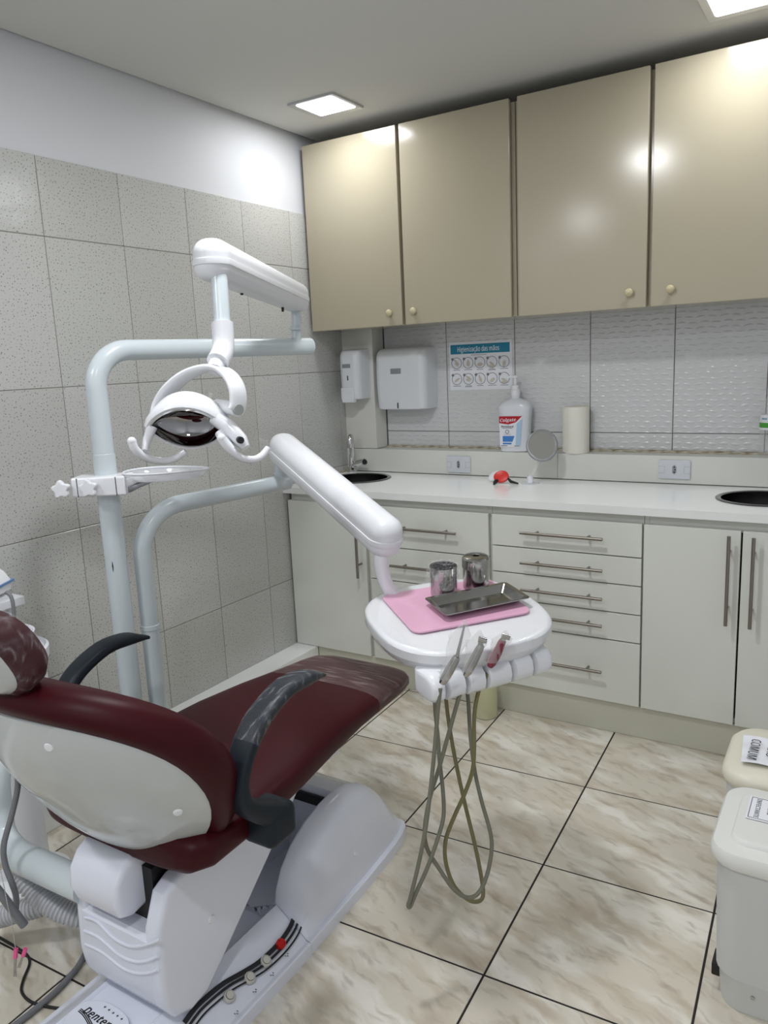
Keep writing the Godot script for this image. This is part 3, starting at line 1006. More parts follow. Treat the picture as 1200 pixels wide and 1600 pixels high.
	for k in 3:
		mb = MB.new()
		var ln := []
		for i in 8: ln.append(Vector3(0.868 + 0.013 * i, 0.0998, 2.264 + 0.0032 * k + 0.022 * smoothstep(0.0, 1.0, i / 7.0)))
		mb.bar(ln, Vector3(0, 0, 1), Vector2(0.0011, 0.0004), 4.0, 8)
		part(pad, "printed_swoosh", mb, M.print_black)

# ---------------------------------------------------------------- pieces for the articulated arms
func spring_arm(t: Node, a: Vector3, b: Vector3, w: float) -> void:
	var y := (b - a).normalized()
	var sd := y.cross(Vector3.UP).normalized()
	var up := sd.cross(y)
	var bs := Basis(y, up, sd)          # x along the arm
	var len := a.distance_to(b) + w
	var c := (a + b) / 2
	var layer := func(n: String, prof: Array) -> void:     # prof: half width, height above the axis
		var mb := MB.new()
		var rings := []
		for q in prof:
			var r := PackedVector3Array()
			for p in rrect(len / 2 - (w / 2 - q[0]), q[0], q[0] * 0.97, 9): r.append(Vector3(p.x, q[1], -p.y))
			rings.append(r)
		mb.loft(rings)
		mb.move(Transform3D(bs, c))
		part(t, n, mb, M.white_soft, 45)
	var cover := [[w * 0.475, -0.004], [w * 0.475, w * 0.16]]
	for k in range(1, 9): cover.append([w * 0.475 - w * 0.36 * (1.0 - cos(PI / 2 * k / 8)), w * 0.16 + w * 0.38 * sin(PI / 2 * k / 8)])
	layer.call("arm_cover", cover)
	layer.call("arm_ridge", [[w * 0.47, -0.012], [w * 0.495, -0.011], [w * 0.5, -0.008], [w * 0.5, -0.001], [w * 0.495, 0.002], [w * 0.47, 0.003]])
	var under := []
	for k in range(0, 8): under.append([w * 0.465 - w * 0.28 * (1.0 - sin(PI / 2 * k / 8)), -w * 0.18 - w * 0.30 * cos(PI / 2 * k / 8)])
	under.append([w * 0.465, -w * 0.18])
	under.append([w * 0.465, -0.004])
	layer.call("arm_tray", under)

func build_light() -> void:
	var foot := Vector3(0.4, 0, 1.69)
	var t := thing("dental_light", "white dental operating light on a tall bent pole with spring arm", "dental light", foot)
	var tip := at(484, 541, 2.6)
	var d := (Vector3(tip.x, 0, tip.z) - foot).normalized()
	var mb := MB.new()
	mb.lathe([[0.0, 0.0], [0.075, 0.0], [0.075, 0.012], [0.045, 0.02], [0.0295, 0.05], [0.0295, 1.145], [0.028, 1.147]], 28)
	mb.move(Transform3D(Basis.IDENTITY, foot))
	part(t, "pole", mb, M.pole)
	var ax := ox(166, 886, 0.4)
	var chip := MB.new()
	var toward := Vector3(view.z.x, 0, view.z.z).normalized() * 0.0294
	chip.bar([Vector3(foot.x, ax.y + 0.014, foot.z) + toward, Vector3(foot.x, ax.y + 0.002, foot.z) + toward, Vector3(foot.x, ax.y - 0.014, foot.z) + toward], view.x, [Vector2(0.0006, 0.0006), Vector2(0.002, 0.0006), Vector2(0.0008, 0.0006)], 2.0, 8)
	part(t, "paint_chip", chip, M.dark)
	var pts := [foot + Vector3(0, 1.14, 0), foot + Vector3(0, 1.318, 0)]
	var yy := tip.y
	for k in range(1, 12):
		var a := PI / 2 * k / 12
		var r := yy - 1.318
		pts.append(foot + Vector3(0, 1.318 + r * sin(a), 0) + d * r * (1 - cos(a)))
	pts.append(foot + Vector3(0, yy, 0) + d * (yy - 1.318))
	pts.append(tip)
	pts.append(tip + d * 0.004)
	var rad := []
	for k in pts.size(): rad.append(0.0277)
	rad[rad.size() - 1] = 0.024
	mb = MB.new()
	mb.tube(pts, rad, 28)
	part(t, "pole_arm", mb, M.pole, 50)
	# joint post and spring arm
	var jb := at(463, 530, 2.55)
	var ra := at(463, 476, 2.55)
	mb = MB.new()
	mb.tube([jb - Vector3(0, 0.01, 0), ra], 0.0165, 16)
	mb.tube([jb + Vector3(0, 0.03, 0), jb + Vector3(0, 0.038, 0)], 0.019, 16)
	part(t, "joint_post", mb, M.pole)
	var la := at(332, 408, 1.74)
	spring_arm(t, la, ra + Vector3(0, 0.02, 0), 0.088)
	for q in [[378, 461, 2.0], [442, 487, 2.4]]:
		var p: Vector3 = at(q[0], q[1], q[2])
		mb = MB.new()
		mb.tube([p + Vector3(0, 0.02, 0), p], 0.004, 8)
		part(t, "screw", mb, M.dark)
	# hanging stem, sleeve and elbow
	var st := at(343, 440, 1.74)
	var sl := at(348, 512, 1.73)
	mb = MB.new()
	mb.tube([st + Vector3(0, 0.03, 0), sl], 0.0185, 20)
	part(t, "stem", mb, M.pole)
	mb = MB.new()
	mb.tube(spline([at(347, 504, 1.73), at(349, 535, 1.73), at(347, 552, 1.72), at(340, 566, 1.70)], 5), 0.0245, 20)
	part(t, "elbow_sleeve", mb, M.white_soft, 50)
	mb = MB.new()
	mb.tube([at(343, 558, 1.71), at(336, 578, 1.69)], 0.0185, 20)
	part(t, "elbow_stub", mb, M.white, 50)
	# yoke: an open ring that carries the head
	var D := 1.70
	var yk := []
	for q in [[248, 655, 0.02], [252, 632, 0.02], [266, 608, 0.01], [292, 586, 0.0], [322, 575, -0.005], [346, 577, -0.005], [362, 590, -0.02], [371, 610, -0.03], [372, 632, -0.03], [368, 643, -0.03]]: yk.append(at(q[0], q[1], D + q[2]))
	mb = MB.new()
	mb.bar(spline(yk, 4), ray(300, 640).normalized() * 0.8 + view.x * 0.62, Vector2(0.026, 0.0075), 3.0)
	part(t, "yoke", mb, M.white, 50)
	mb = MB.new()
	mb.tube([at(340, 634, D + 0.02), at(372, 640, D - 0.035)], 0.0155, 18)
	part(t, "hinge_pin", mb, M.white)
	mb = MB.new()
	mb.tube([at(371, 640, D - 0.036), at(374, 640.5, D - 0.041)], 0.0115, 18)
	part(t, "hinge_screw", mb, M.screw)
	# head: eye-shaped mirror in a white housing, facing down and towards the patient
	var lc := at(293, 668, D - 0.02)
	var f := Vector3(0.533, 0, 0.846)
	var tilt := deg_to_rad(34)
	var nrm := f * cos(tilt) - Vector3.UP * sin(tilt)
	var e1 := at(350, 672, D - 0.02) - at(234, 664, D - 0.02)
	e1 = (e1 - nrm * e1.dot(nrm)).normalized()
	var e2 := nrm.cross(e1)
	var eyering := func(a: float, b: float, n: float, lift: float) -> PackedVector3Array:
		var r := PackedVector3Array()
		for i in 48:
			var th := TAU * i / 48
			var x := cos(th)
			var y := signf(sin(th)) * pow(absf(sin(th)), 1.55)
			r.append(lc + e1 * a * x + e2 * (b * y + lift) + nrm * n)
		return r
	mb = MB.new()
	mb.loft([eyering.call(0.080, 0.050, 0.004, 0.0), eyering.call(0.076, 0.046, -0.012, 0.0), eyering.call(0.060, 0.034, -0.030, 0.0), eyering.call(0.030, 0.016, -0.040, 0.0), eyering.call(0.004, 0.003, -0.042, 0.0)], false, true)
	part(t, "reflector", mb, M.reflector, 60)
	mb = MB.new()
	mb.loft([eyering.call(0.0825, 0.052, 0.003, 0.0), eyering.call(0.079, 0.050, 0.0055, 0.0), eyering.call(0.079, 0.0490, -0.004, 0.0)], false, false)
	part(t, "reflector_rim", mb, M.chrome, 60)
	mb = MB.new()
	mb.loft([eyering.call(0.02, 0.015, -0.062, 0.010), eyering.call(0.055, 0.045, -0.058, 0.008), eyering.call(0.082, 0.062, -0.042, 0.004), eyering.call(0.094, 0.066, -0.018, 0.0), eyering.call(0.094, 0.064, -0.004, 0.0), eyering.call(0.088, 0.058, 0.004, 0.0), eyering.call(0.081, 0.0515, 0.003, 0.0), eyering.call(0.078, 0.048, -0.014, 0.0)], true, false)
	var head := part(t, "lamp_housing", mb, M.white, 60)
	mb = MB.new()
	mb.bar([at(338, 655, D - 0.01), at(358, 668, D - 0.015), at(376, 688, D - 0.02), at(384, 700, D - 0.02)], ray(360, 680).normalized(), [Vector2(0.03, 0.016), Vector2(0.03, 0.018), Vector2(0.026, 0.016), Vector2(0.02, 0.010)], 3.0)
	part(head, "side_housing", mb, M.white, 50)
	mb = MB.new()
	mb.tube([at(374, 687, D - 0.045), at(376.5, 688, D - 0.056)], 0.0075, 12)
	part(head, "screw", mb, M.dark)
	mb = MB.new()
	mb.tube([at(325, 635, D + 0.05), at(330, 614, D + 0.05)], 0.0045, 8)
	part(head, "toggle", mb, M.towel)
	# two curved grab handles
	for h in [[[206, 690, -0.05], [211, 702, -0.045], [224, 713, -0.03], [242, 719, -0.01], [260, 720, 0.01], [276, 715, 0.02], [290, 705, 0.02]], [[346, 685, -0.06], [353, 696, -0.055], [364, 707, -0.045], [379, 716, -0.03], [397, 718, -0.01], [410, 711, 0.01], [419, 700, 0.02]]]:
		var hp := []
		for q in h: hp.append(at(q[0], q[1], D + q[2]))
		var sp := spline(hp, 4)
		var hr := []
		for k in sp.size(): hr.append(0.0095 if k < 3 else lerpf(0.0095, 0.0075, k / 24.0))
		mb = MB.new()
		mb.tube(sp, hr, 14)
		var s0 := mb.v.size()
		mb.lathe([[0.0, -0.0105], [0.006, -0.0086], [0.0098, -0.003], [0.0098, 0.003], [0.006, 0.0086], [0.0, 0.0105]], 14)
		mb.move(Transform3D(Basis.IDENTITY, hp[0]), s0)
		part(head, "grab_handle", mb, M.white, 60)
	mb = MB.new()
	mb.bar([at(237, 668, D - 0.01), at(229, 690, D - 0.015), at(226, 706, D - 0.03)], ray(230, 690).normalized(), [Vector2(0.022, 0.012), Vector2(0.018, 0.009), Vector2(0.01, 0.006)], 3.0)
	part(head, "handle_bracket", mb, M.white, 50)
	mb = MB.new()
	mb.bar([at(346, 680, D - 0.02), at(356, 694, D - 0.03), at(366, 704, D - 0.04)], ray(350, 690).normalized(), [Vector2(0.022, 0.012), Vector2(0.018, 0.010), Vector2(0.01, 0.006)], 3.0)
	part(head, "handle_bracket", mb, M.white, 50)
	mb = MB.new()
	mb.tube(spline([at(419, 700, D + 0.02), at(417, 694, D + 0.018), at(408, 688, D + 0.015), at(397, 678, D + 0.01)], 4), [0.009, 0.009, 0.009, 0.009, 0.008, 0.008, 0.007, 0.006, 0.005, 0.004, 0.003, 0.002, 0.001], 10)
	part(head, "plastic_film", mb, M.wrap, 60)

# ---------------------------------------------------------------- instrument tray unit
var tray_o: Vector3
var tray_b: Basis
func build_instrument_unit() -> void:
	var foot := Vector3(0.425, 0, 1.618)
	var t := thing("instrument_unit", "white dental instrument tray on a jointed arm with hanging hose holder", "instrument unit", foot)
	var mb := MB.new()
	mb.lathe([[0.0, 0.0], [0.06, 0.0], [0.06, 0.012], [0.035, 0.02], [0.0255, 0.05], [0.0255, 0.63], [0.028, 0.632], [0.028, 0.644], [0.024, 0.647], [0.0, 0.647]], 28)
	mb.move(Transform3D(Basis.IDENTITY, foot))
	part(t, "pole", mb, M.pole)
	var tip := oy(452, 752, 0.995)
	var d := (Vector3(tip.x, 0, tip.z) - foot).normalized()
	var pts := [foot + Vector3(0, 0.6475, 0), foot + Vector3(0, 0.845, 0)]
	for k in range(1, 13):
		var a := PI / 2 * k / 12
		pts.append(foot + Vector3(0, 0.845 + 0.135 * sin(a), 0) + d * 0.135 * (1 - cos(a)))
	pts.append(tip - d * 0.004)
	pts.append(tip)
	var rad := []
	for k in pts.size(): rad.append(0.025)
	rad[rad.size() - 1] = 0.021
	mb = MB.new()
	mb.tube(pts, rad, 28)
	part(t, "pole_arm", mb, M.pole, 50)
	var la := at(444, 702, 2.45)
	var ra := at(600, 838, 1.92)
	mb = MB.new()
	var jt := tip - d * 0.03
	mb.tube([jt, Vector3(jt.x, la.y, jt.z)], 0.0185, 18)
	mb.tube([jt + Vector3(0, 0.028, 0), jt + Vector3(0, 0.036, 0)], 0.0205, 18)
	part(t, "joint_post", mb, M.pole)
	spring_arm(t, Vector3(jt.x, la.y, jt.z) + Vector3(0.02, 0, 0.0), ra, 0.094)
	# tray plane
	var a50 := deg_to_rad(50)
	var n := Vector3.UP
	var f := Vector3(0.533, 0, 0.846)
	var rot := Basis(n.cross(f).normalized(), deg_to_rad(5))
	tray_b = rot * Basis(Vector3(cos(a50), 0, -sin(a50)), n, Vector3(sin(a50), 0, cos(a50)))
	tray_o = at(722, 965, 1.8)
	var X := Transform3D(tray_b, tray_o)
	mb = MB.new()
	mb.tube(spline([ra - Vector3(0, 0.03, 0), at(595, 872, 1.925), at(598, 897, 1.94), at(609, 922, 1.955), at(628, 948, 1.96)], 6), 0.0175, 18)
	part(t, "tray_stem", mb, M.white, 50)
	var ring := func(out: float, y: float) -> PackedVector3Array:
		var r := PackedVector3Array()
		for p in se(64, 0.205 + out, 0.207 + out, 2.7):
			# slightly straighter front
			r.append(X * Vector3(p.x, y, -0.038 - p.y))
		return r
	mb = MB.new()
	mb.loft([ring.call(-0.05, -0.066), ring.call(-0.03, -0.062), ring.call(-0.012, -0.047), ring.call(-0.003, -0.030), ring.call(-0.002, -0.026), ring.call(0.001, -0.025), ring.call(0.001, -0.006), ring.call(-0.003, -0.001), ring.call(-0.010, 0.0005), ring.call(-0.016, -0.0015), ring.call(-0.03, -0.002)])
	var top := part(t, "tray_top", mb, M.white, 40)
	mb = MB.new()
	mb.loft([ring.call(-0.001, -0.036), ring.call(0.0025, -0.024), ring.call(0.0025, -0.006), ring.call(-0.003, 0.0005), ring.call(-0.012, 0.002), ring.call(-0.10, 0.0004)], false, true)
	part(top, "plastic_film", mb, M.sheet, 40)
	# holder bar below the front edge, with five notches
	var ha := at(676, 1068, 1.63)
	var hb := at(838, 1024, 1.75)
	hb.y = ha.y
	var hx := (hb - ha).normalized()
	var hz := hx.cross(Vector3.UP)
	var L := ha.distance_to(hb)
	mb = MB.new()
	# profile across the bar: x = towards the operator, y = up
	var wins := [0.055, 0.24, 0.425, 0.675, 0.885]
	var segs := 150
	var rings := []
	for k in segs + 1:
		var s := -0.022 + (L + 0.044) * k / segs
		var notch := 0.0
		for w in wins: notch = maxf(notch, 1.0 - absf(s / L - w) * L / 0.0062)
		notch = smoothstep(0.0, 0.55, clampf(notch, 0.0, 1.0))
		var e := 1.0
		var en := minf(k, segs - k) / 9.0
		if en < 1.0: e = 0.6 + 0.4 * sqrt(1.0 - (1.0 - en) * (1.0 - en))
		var r := PackedVector3Array()
		for q in [[-0.05, 0.026], [0.0, 0.029], [0.022, 0.024], [0.036, 0.010], [0.040, -0.006], [0.036, -0.022], [0.024, -0.033], [0.0, -0.036], [-0.05, -0.03]]:
			var x: float = q[0]
			if x > 0.0: x -= notch * x * (0.75 if q[1] > -0.03 else 0.4)
			r.append(ha + hx * s + hz * (x * e) + Vector3.UP * (q[1] * e))
		rings.append(r)
	mb.loft(rings)
	part(t, "instrument_holder", mb, M.white, 50)
	mb = MB.new()
	mb.rbox(Vector3.ZERO, Vector3(0.22, 0.045, 0.10), 0.015, 3)
	mb.move(Transform3D(Basis(hx, Vector3.UP, hz), (ha + hb) / 2 - hz * 0.06))
	part(t, "holder_bracket", mb, M.white)

	# three instruments with their hoses
	var inst := [
		{"n": "three_way_syringe", "label": "grey syringe in a clear sleeve, in the holder end notch beside the chair foot", "p": [[690, 1068], [702, 1048], [714, 1026]], "d": 1.575, "tip": [728, 968], "mat": "steel", "hose": [[688, 1075], [684, 1110], [681, 1150], [672, 1240], [664, 1300], [654, 1350], [642, 1400], [638, 1414], [641, 1416], [650, 1395], [668, 1355], [684, 1310], [693, 1275], [692, 1235], [687, 1190], [684, 1150], [680, 1110], [679, 1078]]},
		{"n": "dental_handpiece", "label": "steel dental handpiece in a clear sleeve in the second notch", "p": [[727, 1056], [738, 1036], [752, 1008]], "d": 1.605, "tip": [750, 985], "mat": "steel", "hose": [[724, 1066], [714, 1100], [700, 1150], [686, 1200], [672, 1245], [664, 1290], [667, 1325], [688, 1360], [708, 1388], [728, 1402], [746, 1397], [760, 1370], [768, 1330], [766, 1300], [752, 1250], [742, 1205], [735, 1150], [732, 1100], [729, 1072]]},
		{"n": "dental_handpiece", "label": "dark pink dental handpiece in a clear sleeve in the middle notch", "p": [[765, 1042], [776, 1022], [786, 1000]], "d": 1.64, "tip": [790, 985], "mat": "handpiece_pink", "hose": [[762, 1052], [748, 1080], [741, 1120], [741, 1170], [738, 1205], [726, 1240], [708, 1280], [696, 1315], [697, 1350], [710, 1385], [732, 1406], [748, 1408], [755, 1398], [752, 1370], [742, 1320], [725, 1250], [710, 1180], [700, 1120], [696, 1080]]}]
	for q in inst:
		var p0: Vector3 = at(q.p[0][0], q.p[0][1], q.d)
		var p1: Vector3 = at(q.p[1][0], q.p[1][1], q.d - 0.005)
		var p2: Vector3 = at(q.p[2][0], q.p[2][1], q.d - 0.012)
		var o := thing(q.n, q.label, "dental instrument", p0, Basis.IDENTITY, "sleeved instruments in the tray holder")
		mb = MB.new()
		mb.tube([p0, p0.lerp(p1, 0.3), p1, p2.lerp(p1, 0.2), p2], [0.006, 0.0095, 0.010, 0.0085, 0.007], 14)
		part(o, "grip", mb, M[q.mat], 50)
		mb = MB.new()
		var tp: Vector3 = at(q.tip[0], q.tip[1], q.d - 0.02)
		if q.n == "three_way_syringe": mb.tube([p2, p2.lerp(tp, 0.85)], [0.004, 0.002], 8)
		else:
			var nk := p2.lerp(tp, 0.4)
			mb.tube([p2.lerp(p1, 0.1), nk], [0.0065, 0.005], 12)
			mb.tube([nk - view.x * 0.005 + view.y * 0.001, nk + view.x * 0.012 - view.y * 0.003], 0.0062, 12)
		part(o, "tip", mb, M.steel, 50)
		# sleeve: a loose, creased bag
		mb = MB.new()
		var bag := []
		var ax := (tp - p0)
		var sx := view.x
		for k in 9:
			var fr := k / 8.0
			var c := p0.lerp(p1, 0.35) + (tp - p0.lerp(p1, 0.35)) * fr
			var w := lerpf(0.0125, 0.022, smoothstep(0.3, 0.75, fr)) * (1.0 - 0.9 * smoothstep(0.72, 1.0, fr))
			var dp := 0.012 * (1.0 - 0.85 * fr)
			var r := PackedVector3Array()
			for i in 14:
				var th := TAU * i / 14
				var cr := 1.0 + 0.13 * sin(i * 4.1 + k * 2.7)
				r.append(c + (sx * cos(th) * w + view.z * sin(th) * dp) * cr)
			bag.append(r)
		mb.loft(bag, false, true)
		part(o, "plastic_sleeve", mb, M.sleeve, 50)
		mb = MB.new()
		var hp := []
		var hn: int = q.hose.size()
		for k in hn:
			var fr := float(k) / (hn - 1)
			hp.append(at(q.hose[k][0], q.hose[k][1], q.d + 0.02 + 0.11 * fr + 0.008 * sin(fr * 9.0)))
		mb.tube(spline(hp, 5), 0.0046, 10)
		part(o, "hose", mb, M.hose if q.mat != "handpiece_pink" else M.hose_tan, 60)

func on_tray(x: float, z: float, y := 0.0, turn := 0.0) -> Transform3D:
	return Transform3D(tray_b * Basis(Vector3.UP, turn), tray_o + tray_b * Vector3(x, y, z))

func build_tray_items() -> void:
	# pink sheet
	var t := on_tray(0.012, -0.075, 0.0012)
	var mb := MB.new()
	mb.prism(rrect(0.148, 0.122, 0.025), 0.0, 0.005, 0.0015, Vector3.ZERO, Vector3.RIGHT, Vector3.FORWARD, Vector3.UP)
	var pk := put(self, "pink_mat", mb.mesh(), M.pink, t)
	tag(pk, "pale pink rectangular mat with rounded corners lying on the white tray", "mat")
	# steel tray
	var s := thing("steel_tray", "shallow rectangular stainless steel tray on the pink mat", "tray")
	s.transform = on_tray(0.058, -0.042, 0.0064, 0.06)
	mb = MB.new()
	var ring := func(hx: float, hz: float, r: float, y: float) -> PackedVector3Array:
		var o := PackedVector3Array()
		for p in rrect(hx, hz, r, 4): o.append(Vector3(p.x, y, -p.y))
		return o
	mb.loft([ring.call(0.092, 0.036, 0.008, 0.0), ring.call(0.105, 0.051, 0.009, 0.016), ring.call(0.113, 0.059, 0.010, 0.0165), ring.call(0.113, 0.059, 0.010, 0.0178), ring.call(0.1045, 0.0505, 0.009, 0.0172), ring.call(0.091, 0.035, 0.008, 0.0014)])
	lpart(s, "dish", mb, M.steel, 25)
	# open steel jar in a plastic bag
	var j := thing("steel_jar", "open stainless steel jar wrapped in clear plastic on the tray", "jar")
	j.transform = on_tray(0.012, -0.137, 0.0066)
	mb = MB.new()
	mb.lathe([[0.0, 0.0], [0.031, 0.0], [0.033, 0.002], [0.033, 0.070], [0.0345, 0.0715], [0.0345, 0.0745], [0.0325, 0.0745], [0.0315, 0.07], [0.0315, 0.004], [0.0, 0.003]], 36)
	lpart(j, "cup", mb, M.steel, 40)
	mb = MB.new()
	var rng := RandomNumberGenerator.new()
	rng.seed = 9
	var rings := []
	for q in [[0.0345, 0.001], [0.0355, 0.02], [0.036, 0.045], [0.0375, 0.056], [0.042, 0.060], [0.037, 0.066], [0.0365, 0.078], [0.030, 0.081], [0.0, 0.078]]:
		var r := PackedVector3Array()
		for i in 28:
			var th := TAU * i / 28
			var rr: float = q[0] * (1.0 + rng.randf_range(-0.05, 0.08) * (1.0 if q[1] > 0.05 else 0.3))
			r.append(Vector3(cos(th) * rr, q[1] + rng.randf_range(-0.002, 0.002), -sin(th) * rr))
		rings.append(r)
	mb.loft(rings, false, false)
	# gathered ears of the bag
	for q in [[-0.056, 0.052, 0.004], [0.05, 0.05, 0.01]]:
		var p := Vector3(q[0], q[1], q[2])
		mb.tri(Vector3(signf(q[0]) * 0.036, 0.066, 0.008), Vector3(signf(q[0]) * 0.036, 0.042, -0.006), p)
		mb.tri(Vector3(signf(q[0]) * 0.036, 0.066, -0.012), Vector3(signf(q[0]) * 0.036, 0.044, 0.012), p + Vector3(0, -0.012, 0.006))
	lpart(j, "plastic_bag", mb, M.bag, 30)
	# lidded jar
	j = thing("steel_jar", "stainless steel jar with a domed lid and hole on the tray", "jar")
	j.transform = on_tray(0.105, -0.148, 0.0066)
	mb = MB.new()
	mb.lathe([[0.0, 0.0], [0.031, 0.0], [0.033, 0.002], [0.033, 0.058]], 36)
	lpart(j, "cup", mb, M.steel, 40)
	mb = MB.new()
	mb.lathe([[0.033, 0.055], [0.0352, 0.055], [0.0352, 0.073], [0.0345, 0.078], [0.031, 0.082], [0.024, 0.084], [0.0105, 0.0845], [0.0095, 0.083], [0.0095, 0.072], [0.0, 0.072]], 36)
	lpart(j, "lid", mb, M.steel, 30)
	mb = MB.new()
	mb.lathe([[0.0, 0.0735], [0.0092, 0.0735], [0.0092, 0.0742], [0.0, 0.0742]], 20)
	lpart(j, "lid_hole", mb, M.black)

# ---------------------------------------------------------------- small clamp-on shelf
func build_clamp_tray() -> void:
	var c := Vector3(0.4, oy(165, 753, 1.05).y, 1.69)
	c.y = ox(172, 755, 0.4).y
	var t := thing("clamp_shelf", "small clear oval shelf clamped to the light pole with star knobs", "shelf", c)
	var f := view.z
	f.y = 0
	f = f.normalized()
	var r := view.x
	r.y = 0
	r = r.normalized()
	var b := Basis(r, Vector3.UP, f)
	var mb := MB.new()
	mb.rbox(Vector3(-0.005, 0, 0.014), Vector3(0.145, 0.052, 0.085), 0.006, 3)
	mb.move(Transform3D(b, c))
	part(t, "clamp", mb, M.white)
	for x in [-0.06, 0.043]:
		mb = MB.new()
		mb.box(Vector3(x, 0, 0.0565), Vector3(0.002, 0.05, 0.001))
		mb.move(Transform3D(b, c))
		part(t, "clamp_joint", mb, M.dark)
	for x in [-0.098, -0.026]:
		mb = MB.new()
		var star := PackedVector2Array()
		for i in 40:
			var th := TAU * i / 40
			var rr := 0.0212 + 0.0036 * cos(th * 5.0)
			star.append(Vector2(cos(th + 0.4), sin(th + 0.4)) * rr)
		mb.prism(star, 0.060, 0.078, 0.004, Vector3(x, 0.0, 0), Vector3.RIGHT, Vector3.UP, Vector3.BACK)
		mb.tube([Vector3(x, 0, 0.04), Vector3(x, 0, 0.062)], 0.008, 12)
		mb.move(Transform3D(b, c))
		part(t, "star_knob", mb, M.white, 30)
	# the oval dish, pointed at its free end
	mb = MB.new()
	var ring := func(k: float, y: float) -> PackedVector3Array:
		var o := PackedVector3Array()
		for i in 40:
			var th := TAU * i / 40
			var x := cos(th)
			var z := sin(th) * (1.0 - 0.35 * x)
			o.append(Vector3(0.165 + 0.115 * x * k, y, 0.0 - 0.07 * z * k))
		return o
	mb.loft([ring.call(0.7, 0.006), ring.call(0.86, 0.008), ring.call(0.97, 0.022), ring.call(1.0, 0.030)], true, false)
	mb.loft([ring.call(1.0, 0.030), ring.call(0.985, 0.030), ring.call(0.955, 0.023), ring.call(0.85, 0.010), ring.call(0.7, 0.008)], false, true)
	mb.move(Transform3D(b, c))
	part(t, "dish", mb, M.tray_clear, 50)
	mb = MB.new()
	var rim := []
	for q in ring.call(1.0, 0.030): rim.append(q)
	rim.append(rim[0])
	mb.tube(rim, 0.003, 8, false, false)
	mb.bar([Vector3(0.05, 0.0, 0.02), Vector3(0.075, 0.008, 0.02), Vector3(0.10, 0.012, 0.012)], Vector3.BACK, [Vector2(0.022, 0.018), Vector2(0.02, 0.012), Vector2(0.016, 0.006)])
	mb.move(Transform3D(b, c))
	part(t, "dish_rim", mb, M.white, 50)
	mb = MB.new()
	mb.bar([Vector3(0.065, -0.014, 0.02), Vector3(0.09, -0.006, 0.018), Vector3(0.135, 0.006, 0.01)], Vector3.BACK, [Vector2(0.018, 0.010), Vector2(0.016, 0.007), Vector2(0.010, 0.003)])
	mb.move(Transform3D(b, c))
	part(t, "bracket", mb, M.label_grey)

